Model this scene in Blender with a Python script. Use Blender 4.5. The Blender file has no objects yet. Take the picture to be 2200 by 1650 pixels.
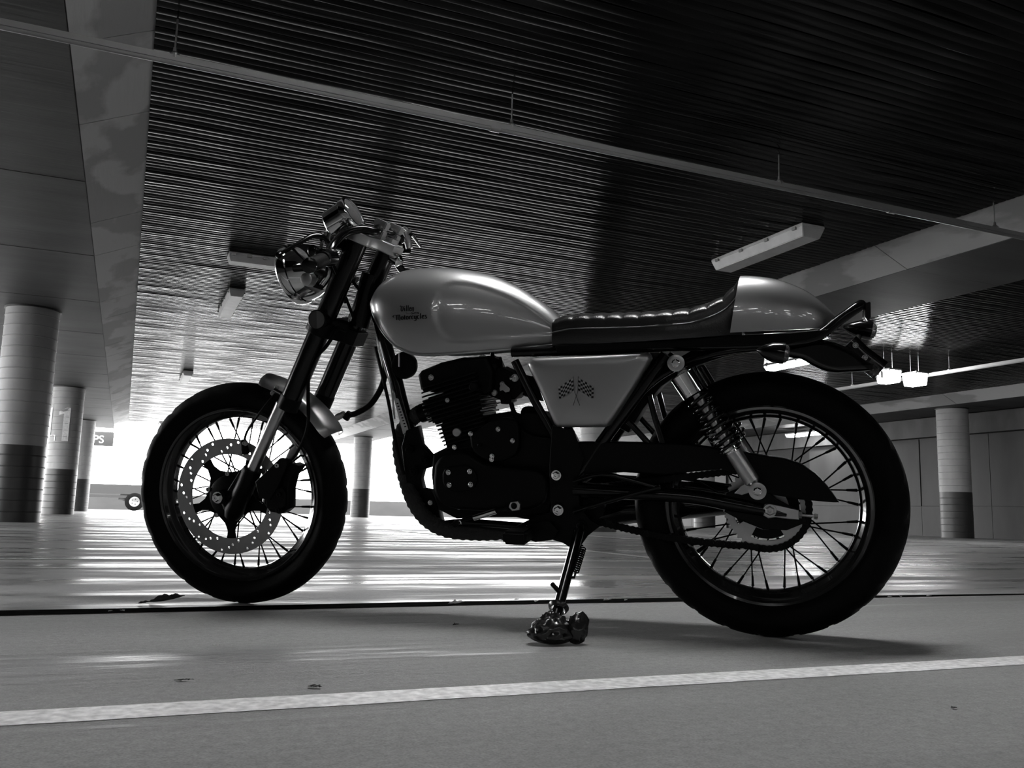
import bpy, bmesh, math, random
from mathutils import Vector, Matrix, geometry, noise
random.seed(7)
sc = bpy.context.scene
COL = sc.collection
PI = math.pi
R = math.radians

# ---------------------------------------------------------------- camera
# the garage grid is the world: x along the deck ribs, y down the row of columns, z up
CAM = Vector((0, 0, .28))
CR = Vector((.91777, -.39627, .02591)); CU = Vector((-.08036, -.12144, .98934)); CF = Vector((.38890, .91007, .14330))
cd = bpy.data.cameras.new('camera'); cam = bpy.data.objects.new('camera', cd); COL.objects.link(cam)
cam.matrix_world = Matrix(((CR.x, CU.x, -CF.x, CAM.x), (CR.y, CU.y, -CF.y, CAM.y), (CR.z, CU.z, -CF.z, CAM.z), (0, 0, 0, 1)))
cd.sensor_width = 36; cd.lens = 31.418; cd.clip_start = .05; cd.clip_end = 400
sc.camera = cam

# ---------------------------------------------------------------- daylight, exposure
w = bpy.data.worlds.new('daylight'); sc.world = w; w.use_nodes = True
bg = w.node_tree.nodes['Background']; bg.inputs['Color'].default_value = (1, 1, 1, 1); bg.inputs['Strength'].default_value = 18
sc.view_settings.view_transform = 'Standard'; sc.view_settings.look = 'None'
sc.view_settings.exposure = -0.15; sc.view_settings.gamma = 1; sc.view_settings.use_curve_mapping = False
sc.cycles.use_denoising = True
sc.cycles.max_bounces = 10; sc.cycles.caustics_reflective = False; sc.cycles.caustics_refractive = False
sc.cycles.sample_clamp_indirect = 6
ld = bpy.data.lights.new('far_opening', 'AREA'); ld.shape = 'RECTANGLE'; ld.size = 26; ld.size_y = 3.0
ld.cycles.is_portal = True
lo = bpy.data.objects.new('far_opening', ld); COL.objects.link(lo); lo.location = (4, 33.2, 1.52); lo.rotation_euler = (R(-90), 0, 0)

# ---------------------------------------------------------------- materials (all grey: the photograph is black and white)
def mat(name, base=.5, rough=.5, metal=0., coat=0., emit=0., spec=.5, noise_amt=0., noise_scale=(8, 8, 8), bump=0., bump_scale=None,
        tint=None, rough_var=0., alpha=1., trans=0., detail=4., ior=1.5, sharp=None, aniso=0.):
    m = bpy.data.materials.new(name); m.use_nodes = True
    nt = m.node_tree; b = nt.nodes['Principled BSDF']
    b.inputs['Base Color'].default_value = (base, base, base, 1)
    b.inputs['Roughness'].default_value = rough; b.inputs['Metallic'].default_value = metal
    b.inputs['Coat Weight'].default_value = coat; b.inputs['Coat Roughness'].default_value = .04
    b.inputs['Specular IOR Level'].default_value = spec; b.inputs['IOR'].default_value = ior
    b.inputs['Transmission Weight'].default_value = trans; b.inputs['Alpha'].default_value = alpha
    if tint is not None: b.inputs['Specular Tint'].default_value = (tint, tint, tint, 1)
    if aniso: b.inputs['Anisotropic'].default_value = aniso
    if emit:
        b.inputs['Emission Color'].default_value = (1, 1, 1, 1); b.inputs['Emission Strength'].default_value = emit
    if noise_amt or rough_var or bump:
        tc = nt.nodes.new('ShaderNodeTexCoord'); mp = nt.nodes.new('ShaderNodeMapping'); nz = nt.nodes.new('ShaderNodeTexNoise')
        mp.inputs['Scale'].default_value = noise_scale; nz.inputs['Scale'].default_value = 1; nz.inputs['Detail'].default_value = detail
        nt.links.new(tc.outputs['Object'], mp.inputs['Vector']); nt.links.new(mp.outputs[0], nz.inputs['Vector'])
        if noise_amt:
            r = nt.nodes.new('ShaderNodeMapRange'); nt.links.new(nz.outputs[0], r.inputs['Value'])
            lo_, hi_ = sharp or (.3, .7)
            r.inputs['From Min'].default_value = lo_; r.inputs['From Max'].default_value = hi_
            r.inputs['To Min'].default_value = base * (1 - noise_amt); r.inputs['To Max'].default_value = base * (1 + noise_amt)
            nt.links.new(r.outputs[0], b.inputs['Base Color'])
        if rough_var:
            r = nt.nodes.new('ShaderNodeMapRange'); nt.links.new(nz.outputs[0], r.inputs['Value'])
            r.inputs['From Min'].default_value = .3; r.inputs['From Max'].default_value = .7
            r.inputs['To Min'].default_value = max(.02, rough - rough_var); r.inputs['To Max'].default_value = rough + rough_var
            nt.links.new(r.outputs[0], b.inputs['Roughness'])
        if bump:
            mp2 = nt.nodes.new('ShaderNodeMapping'); n2 = nt.nodes.new('ShaderNodeTexNoise'); bp = nt.nodes.new('ShaderNodeBump')
            mp2.inputs['Scale'].default_value = bump_scale or noise_scale; n2.inputs['Scale'].default_value = 1; n2.inputs['Detail'].default_value = detail
            nt.links.new(tc.outputs['Object'], mp2.inputs['Vector']); nt.links.new(mp2.outputs[0], n2.inputs['Vector'])
            bp.inputs['Strength'].default_value = bump; bp.inputs['Distance'].default_value = .01
            nt.links.new(n2.outputs[0], bp.inputs['Height']); nt.links.new(bp.outputs[0], b.inputs['Normal'])
    return m

def floor_mat(front=False):
    """sealed concrete: streaks along x, worn patches, a sheen that comes and goes"""
    m = bpy.data.materials.new('sealed_concrete'); m.use_nodes = True; nt = m.node_tree; b = nt.nodes['Principled BSDF']
    N = nt.nodes.new; Lk = nt.links.new
    tc = N('ShaderNodeTexCoord')
    def nz(scale, detail=5, rough=.6, dist=0.):
        mp = N('ShaderNodeMapping'); mp.inputs['Scale'].default_value = scale; n = N('ShaderNodeTexNoise')
        n.inputs['Scale'].default_value = 1; n.inputs['Detail'].default_value = detail; n.inputs['Roughness'].default_value = rough
        n.inputs['Distortion'].default_value = dist
        Lk(tc.outputs['Object'], mp.inputs['Vector']); Lk(mp.outputs[0], n.inputs['Vector']); return n.outputs[0]
    def rng(v, a, b_, c, d):
        r = N('ShaderNodeMapRange'); Lk(v, r.inputs['Value'])
        for k, x in zip(('From Min', 'From Max', 'To Min', 'To Max'), (a, b_, c, d)): r.inputs[k].default_value = x
        return r.outputs[0]
    def mul(a, b_, op='MULTIPLY'):
        q = N('ShaderNodeMath'); q.operation = op; Lk(a, q.inputs[0])
        if isinstance(b_, float): q.inputs[1].default_value = b_
        else: Lk(b_, q.inputs[1])
        return q.outputs[0]
    streak = nz((.35, 3.2, 1), 6, .62, .3); fine = nz((60, 60, 60), 3, .7); patch = nz((.9, 2.2, 1), 5, .6, .5); grain = nz((300, 300, 300), 2, .5)
    c = mul(rng(streak, .35, .65, .92, 1.08) if front else rng(streak, .35, .65, .62, 1.4), rng(fine, .3, .7, .86, 1.14)); c = mul(c, rng(patch, .35, .65, .85, 1.15)); c = mul(c, rng(grain, .3, .7, .82, 1.18))
    col = mul(c, .235 if front else .22); Lk(col, b.inputs['Base Color'])
    rg = mul(rng(streak, .36, .46, .40, .85) if front else rng(streak, .42, .60, .24, .66), rng(patch, .35, .65, .8, 1.25)); Lk(rg, b.inputs['Roughness'])
    b.inputs['Specular IOR Level'].default_value = .42
    bp = N('ShaderNodeBump'); bp.inputs['Strength'].default_value = .55; bp.inputs['Distance'].default_value = .004
    h1 = mul(nz((3, 26, 1), 4, .55), .9); h2 = mul(fine, .35); Lk(mul(h1, h2, 'ADD'), bp.inputs['Height']); Lk(bp.outputs[0], b.inputs['Normal'])
    return m

M = dict(
    floor=floor_mat(), front=floor_mat(True),
    yard=mat('yard_paving', .3, .8, noise_amt=.1),
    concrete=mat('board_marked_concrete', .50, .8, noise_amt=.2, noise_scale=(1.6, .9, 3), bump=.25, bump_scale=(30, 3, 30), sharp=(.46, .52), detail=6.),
    concrete_dark=mat('shaded_soffit_concrete', .055, .6, noise_amt=.35, noise_scale=(.8, 2.6, 1), bump=.2, bump_scale=(2, 30, 20)),  # soffit shade put into the colour; the lit cheeks take the pale concrete
    deck=mat('galvanised_deck', .048, .15, metal=1., tint=.42, noise_amt=.35, noise_scale=(1.2, 9, 9), rough_var=.05, bump=.10, bump_scale=(1.1, 7, 4), detail=1.),
    slot=mat('rib_slot', .01, .6),
    wall=mat('wall_panel_concrete', .030, .6, noise_amt=.35, noise_scale=(1.6, 1.6, .5), bump=.15, bump_scale=(10, 10, 4)),
    column=mat('column_light_paint', .33, .55, noise_amt=.12, noise_scale=(4, 4, 2), bump=.2, bump_scale=(20, 20, 20)),
    band=mat('column_dark_paint', .03, .45, noise_amt=.3, noise_scale=(5, 5, 3)),
    white=mat('white_paint', .92, .6, noise_amt=.15, noise_scale=(30, 60, 30)),
    line=mat('worn_white_line', .75, .5, noise_amt=.3, noise_scale=(60, 60, 60), detail=6.),
    joint=mat('joint_sealant', .006, 1., spec=0., noise_amt=.5, noise_scale=(40, 40, 40)),
    batten=mat('batten_plastic', .75, .35, noise_amt=.08),
    lit=mat('lit_diffuser', .8, .5, emit=20.),
    pipe=mat('light_painted_conduit', .32, .35, noise_amt=.1, noise_scale=(3, 3, 3)),
    litnear=mat('lit_diffuser_overhead', .8, .5, emit=85.),
    litfar=mat('lit_lamp', .8, .5, emit=60.),
    steel=mat('galvanised_steel', .45, .38, metal=1., noise_amt=.12, noise_scale=(3, 3, 3)),
    kerb=mat('parapet_concrete', .022, .85, noise_amt=.2, noise_scale=(1, 1, 2)),
    trailer=mat('trailer_metal', .03, .6),
    rubber=mat('rubber', .004, .6, spec=.10, bump=.15, bump_scale=(90, 90, 90)),
    tyre=mat('tyre_rubber', .003, .6, spec=.07, bump=.1, bump_scale=(120, 120, 120)),
    black=mat('gloss_black_paint', .003, .16, coat=.15, spec=.3),
    satin=mat('satin_black_engine', .003, .42, spec=.10, bump=.08, bump_scale=(220, 220, 220)),
    tube=mat('black_frame_paint', .003, .18, coat=.05, spec=.25),
    chrome=mat('chrome', .82, .07, metal=1.),
    alu=mat('brushed_aluminium', .50, .34, metal=1., noise_amt=.1, noise_scale=(20, 20, 20)),
    disc=mat('brake_disc_steel', .42, .36, metal=.9, noise_amt=.15, noise_scale=(14, 14, 14)),
    silver=mat('silver_metallic_paint', .36, .38, metal=.75, coat=1.),
    leather=mat('black_seat_leather', .012, .30, spec=.6, bump=.12, bump_scale=(260, 260, 260)),
    cord=mat('seat_piping', .06, .4),
    ink=mat('black_lettering', .006, .5),
    chequer=mat('white_chequer', .62, .5),
    sticker=mat('pale_sticker', .55, .5),
    glass=mat('clear_lens', .9, .05, trans=.9),
    rimblack=mat('black_rim', .012, .14, coat=.7),
    wrap=mat('exhaust_wrap', .03, .9, bump=.5, bump_scale=(160, 160, 160)),
    plastic_bag=mat('black_plastic_bag', .012, .24, spec=.6),
    leaf=mat('dry_leaf', .10, .7, noise_amt=.4, noise_scale=(60, 60, 60)),
    paleleaf=mat('pale_leaf', .5, .7, noise_amt=.3, noise_scale=(60, 60, 60)),
)

# ---------------------------------------------------------------- mesh helpers
def link(name, me, m, parent=None, smooth=None):
    o = bpy.data.objects.new(name, me); COL.objects.link(o)
    if m is not None and not me.materials: me.materials.append(m)
    if parent is not None: o.parent = parent
    if smooth is not None:
        me.shade_smooth(); me.set_sharp_from_angle(angle=R(smooth))
    return o
def bm_obj(name, bm, m, parent=None, smooth=None, normals=True):
    if normals: bmesh.ops.recalc_face_normals(bm, faces=bm.faces)
    me = bpy.data.meshes.new(name); bm.to_mesh(me); bm.free()
    return link(name, me, m, parent, smooth)
def tag(o, label=None, cat=None, group=None, kind=None):
    if label: o['label'] = label
    if cat: o['category'] = cat
    if group: o['group'] = group
    if kind: o['kind'] = kind
    return o
def empty(name, loc=(0, 0, 0)):
    o = bpy.data.objects.new(name, None); COL.objects.link(o); o.location = loc; o.empty_display_size = .1; return o
def box_bm(bm, x0, x1, y0, y1, z0, z1):
    v = [bm.verts.new(p) for p in ((x0, y0, z0), (x1, y0, z0), (x1, y1, z0), (x0, y1, z0), (x0, y0, z1), (x1, y0, z1), (x1, y1, z1), (x0, y1, z1))]
    for f in ((0, 3, 2, 1), (4, 5, 6, 7), (0, 1, 5, 4), (1, 2, 6, 5), (2, 3, 7, 6), (3, 0, 4, 7)): bm.faces.new([v[i] for i in f])
def box(name, x0, x1, y0, y1, z0, z1, m, parent=None, bevel=0.):
    bm = bmesh.new(); box_bm(bm, x0, x1, y0, y1, z0, z1)
    if bevel: bmesh.ops.bevel(bm, geom=bm.edges[:] + bm.verts[:], offset=bevel, segments=2, affect='EDGES', profile=.5)
    return bm_obj(name, bm, m, parent, 35 if bevel else None)
def prism_bm(bm, sec, y0, y1):
    """section of (x, z) points swept along y"""
    a = [bm.verts.new((x, y0, z)) for x, z in sec]; b = [bm.verts.new((x, y1, z)) for x, z in sec]; n = len(sec)
    for i in range(n): bm.faces.new((a[i], a[(i + 1) % n], b[(i + 1) % n], b[i]))
    bm.faces.new(a); bm.faces.new(b[::-1])
def frames(pts, closed=False):
    n = len(pts); T = []
    for i in range(n):
        if closed: d = pts[(i + 1) % n] - pts[i - 1]
        else: d = pts[min(i + 1, n - 1)] - pts[max(i - 1, 0)]
        T.append(d.normalized())
    a = Vector((0, 1, 0)) if abs(T[0].y) < .9 else Vector((1, 0, 0))
    u = (a - T[0] * a.dot(T[0])).normalized(); U = [u]
    for i in range(1, n):
        u = U[-1] - T[i] * U[-1].dot(T[i]); U.append(u.normalized())
    return [(T[i], U[i], T[i].cross(U[i])) for i in range(n)]
def spline(pts, k=6):
    """Catmull-Rom through the points"""
    pts = [Vector(p) for p in pts]; out = []
    P = [pts[0] * 2 - pts[1]] + pts + [pts[-1] * 2 - pts[-2]]
    for i in range(1, len(P) - 2):
        for j in range(k):
            t = j / k; a, b, c, d = P[i - 1:i + 3]
            out.append(.5 * ((2 * b) + (c - a) * t + (2 * a - 5 * b + 4 * c - d) * t * t + (3 * b - a - 3 * c + d) * t ** 3))
    out.append(pts[-1]); return out
def tube_bm(bm, pts, r, res=10, caps=True, closed=False, sq=1.):
    pts = [Vector(p) for p in pts]; fr = frames(pts, closed); rings = []
    for i, (p, (t, u, v)) in enumerate(zip(pts, fr)):
        rr = r[i] if isinstance(r, (list, tuple)) else r
        rings.append([bm.verts.new(p + u * (rr * math.cos(2 * PI * k / res)) + v * (rr * sq * math.sin(2 * PI * k / res))) for k in range(res)])
    n = len(rings)
    for i in range(n if closed else n - 1):
        a, b = rings[i], rings[(i + 1) % n]
        for k in range(res): bm.faces.new((a[k], a[(k + 1) % res], b[(k + 1) % res], b[k]))
    if caps and not closed: bm.faces.new(rings[0][::-1]); bm.faces.new(rings[-1])
def tube(name, pts, r, m, parent=None, res=12, smooth_k=0, closed=False, sq=1.):
    bm = bmesh.new(); pts = [Vector(p) for p in pts]
    if smooth_k:
        if isinstance(r, (list, tuple)):
            rr = []
            for i in range(len(r) - 1): rr += [r[i] + (r[i + 1] - r[i]) * j / smooth_k for j in range(smooth_k)]
            r = rr + [r[-1]]
        pts = spline(pts, smooth_k)
    tube_bm(bm, pts, r, res, closed=closed, sq=sq)
    return bm_obj(name, bm, m, parent, 40)
def lathe_bm(bm, c, axis, prof, res=32, closed=False):
    """prof: (distance along axis, radius)"""
    c = Vector(c); t = Vector(axis).normalized(); a = Vector((0, 0, 1)) if abs(t.z) < .9 else Vector((1, 0, 0))
    u = (a - t * a.dot(t)).normalized(); v = t.cross(u); rings = []
    for d, r in prof:
        if r < 1e-6: rings.append([bm.verts.new(c + t * d)])
        else: rings.append([bm.verts.new(c + t * d + u * (r * math.cos(2 * PI * k / res)) + v * (r * math.sin(2 * PI * k / res))) for k in range(res)])
    pairs = list(zip(rings[:-1], rings[1:]))
    if closed: pairs.append((rings[-1], rings[0]))
    for A, B in pairs:
        for k in range(res):
            k2 = (k + 1) % res
            if len(A) == 1 and len(B) == 1: break
            if len(A) == 1: bm.faces.new((A[0], B[k2], B[k]))
            elif len(B) == 1: bm.faces.new((A[k], A[k2], B[0]))
            else: bm.faces.new((A[k], A[k2], B[k2], B[k]))
    if not closed:
        if len(rings[0]) > 1: bm.faces.new(rings[0][::-1])
        if len(rings[-1]) > 1: bm.faces.new(rings[-1])
def lathe(name, c, axis, prof, m, parent=None, res=32, closed=False, smooth=35):
    bm = bmesh.new(); lathe_bm(bm, c, axis, prof, res, closed); return bm_obj(name, bm, m, parent, smooth)
def outline_mesh(name, outer, holes, half, bev=0., res=2):
    """flat plate with holes from closed outlines (x, y); thickness 2*half along z"""
    cu = bpy.data.curves.new(name, 'CURVE'); cu.dimensions = '2D'; cu.fill_mode = 'BOTH'; cu.extrude = max(half - bev, 0); cu.bevel_depth = bev; cu.bevel_resolution = res
    cu.offset = -bev
    for lp in [outer] + list(holes):
        s = cu.splines.new('POLY'); s.points.add(len(lp) - 1)
        for i, p in enumerate(lp): s.points[i].co = (p[0], p[1], 0, 1)
        s.use_cyclic_u = True
    ob = bpy.data.objects.new(name, cu); COL.objects.link(ob)
    me = bpy.data.meshes.new_from_object(ob.evaluated_get(bpy.context.evaluated_depsgraph_get()))
    bpy.data.objects.remove(ob); bpy.data.curves.remove(cu); me.name = name
    return me
def circ(cx, cy, r, n=20, ry=None, rot=0.):
    return [(cx + r * math.cos(2 * PI * i / n + rot), cy + (ry or r) * math.sin(2 * PI * i / n + rot)) for i in range(n)]

# ================================================================ THE SETTING
DZ, BZ = 3.05, 2.87            # deck underside, beam soffit
BEAMS = ((-1.33, .84), (7.87, .67), (17.1, .75))
HA = .46                        # width of the sloped cheek
fl = box('floor', -12, 19.5, -24, 33.6, -.3, -.0, M['floor']); tag(fl, kind='structure')
box('floor_slab', -12, 19.5, -24, 2.6, -.02, .0006, M['front'], fl)
# saw-cut joint running across behind the white line
jt = bmesh.new()
for i in range(60):
    x0 = -4 + i * .3
    w0 = .060 + .006 * math.sin(i * 1.7); 
    if x0 > 1.9: w0 *= max(.42, 1 - (x0 - 1.9) * .5)
    yc = 2.60 + (.065 * max(0, min(1, (x0 + .3) / 1.5)))
    yn = 2.60 + (.065 * max(0, min(1, (x0 + .6) / 1.5)))
    w1 = .060 + .006 * math.sin((i + 1) * 1.7)
    if x0 + .3 > 1.9: w1 *= max(.42, 1 - (x0 + .3 - 1.9) * .5)
    a = [jt.verts.new(p) for p in ((x0, yc - w0, .0012), (x0 + .3, yn - w1, .0012), (x0 + .3, yn + w1, .0012), (x0, yc + w0, .0012))]
    jt.faces.new(a)
bmesh.ops.remove_doubles(jt, verts=jt.verts, dist=1e-4)
bm_obj('joint_strip', jt, M['joint'], fl)
def stripe(name, p0, p1, wd, z=.0014, m='line'):
    a = Vector((*p0, 0)); b = Vector((*p1, 0)); d = (b - a).normalized(); n = Vector((-d.y, d.x, 0)) * wd / 2
    bm = bmesh.new(); k = max(1, int((b - a).length / .12)); prev = None
    for i in range(k + 1):
        c = a.lerp(b, i / k); j1 = random.uniform(-.002, .002); j2 = random.uniform(-.002, .002)
        q = (bm.verts.new(c + n + d.cross(Vector((0, 0, 1))) * j1 + Vector((0, 0, z))), bm.verts.new(c - n + d.cross(Vector((0, 0, 1))) * j2 + Vector((0, 0, z))))
        if prev: bm.faces.new((prev[0], prev[1], q[1], q[0]))
        prev = q
    return bm_obj(name, bm, M[m], fl)
stripe('painted_line', (-4, 1.362), (9, 1.366), .086)
stripe('painted_line', (-4, 4.99), (16.4, 4.99), .05)
stripe('painted_line', (-4, 4.32), (16.4, 4.32), .03)
stripe('painted_line', (3.40, 5.1), (3.56, 12.5), .09)
stripe('painted_line', (5.9, 5.1), (6.0, 12.5), .09)
yard = box('yard_ground', -120, 150, 33.6, 170, -.32, -.02, M['yard']); tag(yard, kind='structure')
box('yard_ground', -120, -12, -24, 33.6, -.32, -.02, M['yard'])['kind'] = 'structure'
pw = box('parapet_wall', -14, 70, 45, 45.3, -.02, .72, M['kerb']); tag(pw, kind='structure')

# beams with sloped cheeks, cast against boards: each board bay is a panel
for i, (xc, hw) in enumerate(BEAMS):
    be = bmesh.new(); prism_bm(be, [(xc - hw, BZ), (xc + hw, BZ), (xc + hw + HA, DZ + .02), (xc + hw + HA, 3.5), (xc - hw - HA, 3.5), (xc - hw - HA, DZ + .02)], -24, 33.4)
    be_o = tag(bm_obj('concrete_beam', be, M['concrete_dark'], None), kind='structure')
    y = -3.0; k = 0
    while y < 33:                                   # form boards, 12 mm proud joints, on cheeks and soffit
        L = 1.2 if i == 0 else 2.4
        for side in (1, -1):
            if side == -1 and i == 0: continue
            bm = bmesh.new(); s = side
            xa, xb = xc + s * (hw + .004), xc + s * (hw + HA - .004)
            dz = (DZ - BZ); off = .006 + (k % 3) * .0012
            v = [bm.verts.new(p) for p in ((xa, y + .004, BZ - off + .002), (xb, y + .004, DZ - off + .02), (xb, y + L - .004, DZ - off + .02), (xa, y + L - .004, BZ - off + .002),
                                           (xa, y + .004, BZ + .03), (xb, y + .004, DZ + .05), (xb, y + L - .004, DZ + .05), (xa, y + L - .004, BZ + .03))]
            for f in ((0, 3, 2, 1), (0, 1, 5, 4), (1, 2, 6, 5), (2, 3, 7, 6), (3, 0, 4, 7)): bm.faces.new([v[q] for q in f])
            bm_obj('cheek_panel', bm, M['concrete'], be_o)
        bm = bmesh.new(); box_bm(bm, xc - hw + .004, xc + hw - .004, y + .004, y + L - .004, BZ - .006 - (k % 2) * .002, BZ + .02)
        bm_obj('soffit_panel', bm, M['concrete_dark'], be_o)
        y += L; k += 1

# ribbed metal deck between the beams: every pan is a piece
ceil = tag(box('ceiling', -10.5, 19.5, -24, 33.4, DZ + .06, DZ + .5, M['slot']), kind='structure')
PAN = .2255
def pan_mesh(name, L, seed, dx=.16):
    rnd = random.Random(seed); n = int(L / dx); bm = bmesh.new()
    prof = [(0.009, .05), (0.003, .002), (.012, -.001), (.071, .000), (.0745, .0014), (.078, .0), (.111, .0), (.144, .0), (.1475, .0014), (.151, .0), (.2150, -.0008), (.2195, .0002), (.2235, .0026), (.2205, .05)]
    ph = [rnd.uniform(0, 6.28) for _ in range(4)]; lam = [rnd.uniform(1.1, 1.5), rnd.uniform(.62, .8), rnd.uniform(2.3, 3.2), 1.9]
    rows = []
    for i in range(n + 1):
        x = L * i / n; row = []
        for (y, z) in prof:
            c = math.sin(PI * min(1, max(0, y / PAN))); side = (y / PAN - .5)
            wob = .0013 * math.sin(2 * PI * x / lam[0] + ph[0]) + .0008 * math.sin(2 * PI * x / lam[1] + ph[1]) + .0013 * math.sin(2 * PI * x / lam[2] + ph[2])
            tw = side * .0030 * math.sin(2 * PI * x / lam[3] + ph[3])
            lat = .0034 * math.sin(2 * PI * x / lam[0] + ph[2]) if z < .03 else 0
            if y > .218 and z < .03: z = z * (.35 + 1.0 * max(0, math.sin(2 * PI * x / lam[2] + ph[1]) + .35 * math.sin(2 * PI * x / lam[1] + ph[3])))
            row.append(bm.verts.new((x, y + lat, z + (wob * c + tw if z < .03 else 0))))
        rows.append(row)
    for a, b in zip(rows[:-1], rows[1:]):
        for k in range(len(prof) - 1): bm.faces.new((a[k], a[k + 1], b[k + 1], b[k]))
    for f in bm.faces: f.normal_update()
    if sum(f.normal.z for f in bm.faces) > 0: bmesh.ops.reverse_faces(bm, faces=bm.faces)
    me = bpy.data.meshes.new(name); bm.to_mesh(me); bm.free(); me.materials.append(M['deck']); me.shade_smooth(); me.set_sharp_from_angle(angle=R(35))
    return me
bays = ((-.49 + HA - .02, 7.2 - HA + .02), (8.54 + HA - .02, 16.35 - HA + .02))
for bi, (xa, xb) in enumerate(bays):
    variants = [pan_mesh('deck_pan', xb - xa, 10 * bi + s) for s in range(7)]
    y = 4.661 - PAN * 14; k = 0; n_ind = 0
    while y < 33.1:
        o = bpy.data.objects.new('deck_pan', variants[(k * 5 + (k * k) % 3) % 7]); COL.objects.link(o); o.parent = ceil
        o.location = (xa, y, DZ + random.uniform(-.0012, .0012)); o.rotation_euler = (random.uniform(-.004, .004), 0, 0)
        y += PAN; k += 1
# the rest of the deck (behind the camera, beyond the left beam, past the right beam)
bm = bmesh.new()
for (xa, xb, ya, yb) in ((-10.4, -2.6, -20, 33), (-.1, 6.9, -20, 1.3), (8.9, 16.0, -20, 1.3), (17.8, 19.2, -20, 33)):
    y = ya
    while y < yb - .1: box_bm(bm, xa, xb, y + .004, y + PAN - .004, DZ, DZ + .04); y += PAN
o = bm_obj('deck_pans', bm, M['deck'], ceil); o['kind'] = 'stuff'

# walls
wr = tag(box('wall_right', 18.06, 18.5, -24, 33.4, -.01, DZ + .1, M['slot']), kind='structure')
y = -9.0; k = 0
while y < 32:
    if not (20.6 < y + 1 < 23.2):
        x0 = 18.0 if k % 4 else 18.012
        box('wall_panel', x0, 18.08, y + .012, y + 1.94, .72, 2.36, M['wall'], wr)
        box('wall_panel', 18.004, 18.08, y + .006, y + 1.946, .0, .714, M['wall'], wr)
    y += 1.95; k += 1
box('wall_beam', 17.80, 18.1, -9, 32.9, 2.38, 2.84, M['concrete_dark'], wr)
tag(box('wall_rear', -10.6, 19, -24.3, -24, 0, DZ + .1, M['wall']), kind='structure')
tag(box('wall_left', -10.6, -10.3, -24, 8, 0, DZ + .1, M['wall']), kind='structure')

# round columns
def column(x, y, label, mark=None):
    root = tag(empty('column', (x, y, 0)), label, 'column', 'round painted columns')
    prof = []; z = 1.0; H = BZ + .004
    prof.append((z, .33)); k = 0
    while z < H - .16:                              # formwork seams
        prof += [(z + .128, .33), (z + .134, .336), (z + .140, .336), (z + .146, .33)]; z += .146
    prof.append((H, .33))
    lathe('shaft', (0, 0, 0), (0, 0, 1), prof, M['column'], root, 40)
    pb = [(0, .334)] ; z = 0
    while z < .8: pb += [(z + .128, .334), (z + .134, .339), (z + .140, .339), (z + .146, .334)]; z += .146
    pb.append((1.0, .334))
    lathe('dark_base_band', (0, 0, 0), (0, 0, 1), pb, M['band'], root, 40)
    lathe('collar', (0, 0, 0), (0, 0, 1), [(BZ - .03, .35), (BZ + .002, .35)], M['band'], root, 40)
    return root
c1 = column(-1.33, 13.55, 'round banded column nearest the camera at the left edge of the photo')
c2 = column(-1.33, 22.6, 'round banded column painted with white L1, second from the left edge')
c3 = column(-1.33, 31.4, 'slim round banded column third in the left row, beside the bright opening')
c4 = column(7.75, 31.6, 'round column seen between the front wheel and the engine')
c5 = column(7.80, 14.2, 'round column mostly hidden behind the motorcycle frame and side panel')
c6 = column(16.95, 14.45, 'lone round column in front of the right wall, lit along one edge')
c7 = column(16.9, 23.8, 'distant round column seen through the rear wheel spokes')
def wrap_poly(name, parent, poly, ang, z0, r=.3385, th=.003):
    """flat outline (metres) wrapped round a column"""
    me = outline_mesh(name, poly, [], .001)
    for v in me.vertices:
        t = ang + v.co.x / .335; rr = r + v.co.z; zz = v.co.y
        v.co = (math.sin(t) * rr, -math.cos(t) * rr, z0 + zz)
    return link(name, me, M['white'], parent)
th2 = math.atan2(0 - (-1.33), 22.6)                # faces the camera
wrap_poly('painted_digit', c2, [(-.00, 0), (.13, 0), (.13, .75), (.05, .75), (-.10, .66), (-.10, .58), (.0, .61)], th2 - .18, 1.62)
wrap_poly('painted_letter', c2, [(-.17, 0), (.09, 0), (.09, .13), (-.06, .13), (-.06, .75), (-.17, .75)], th2 - .78 - .10, 1.62)

# conduits hung under the deck
def conduit(name, p0, p1, rods, label, joints=(), r=.028):
    root = tag(empty(name, p0), label, 'conduit'); p0 = Vector(p0); p1 = Vector(p1)
    d = (p1 - p0); bm = bmesh.new(); tube_bm(bm, [Vector((0, 0, 0)), d], r * .78, 12)
    n = d.normalized(); s = n.cross(Vector((0, 0, 1)))
    bm2 = bmesh.new()
    sec = [(-r, -.2 * r), (-r, r * 1.1), (r, r * 1.1), (r, -.2 * r), (r * .8, -.2 * r), (r * .8, r * .9), (-r * .8, r * .9), (-r * .8, -.2 * r)]
    rings = [[bm2.verts.new(q + s * a + Vector((0, 0, b))) for a, b in sec] for q in (Vector((0, 0, 0)), d)]
    for k in range(8): bm2.faces.new((rings[0][k], rings[0][(k + 1) % 8], rings[1][(k + 1) % 8], rings[1][k]))
    bm2.faces.new(rings[0][::-1]); bm2.faces.new(rings[1])
    bm_obj('pipe', bm, M['pipe'], root, 40); bm_obj('tray', bm2, M['pipe'], root)
    for q in rods:
        q = Vector(q); rod = tube('hanger_rod', [q - p0 + Vector((0, 0, r)), Vector((q.x, q.y, DZ + .005)) - p0], .0055, M['steel'], root, 8)
        lathe('hanger_clip', q - p0, (0, 0, 1), [(r * .6, .03), (r * 1.5, .03), (r * 2.1, .012), (r * 3, .010)], M['steel'], root, 12)
    for q in joints:
        lathe('coupling', Vector(q) - p0, n, [(-.035, r * .98), (.035, r * .98)], M['steel'], root, 14)
    return root
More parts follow.
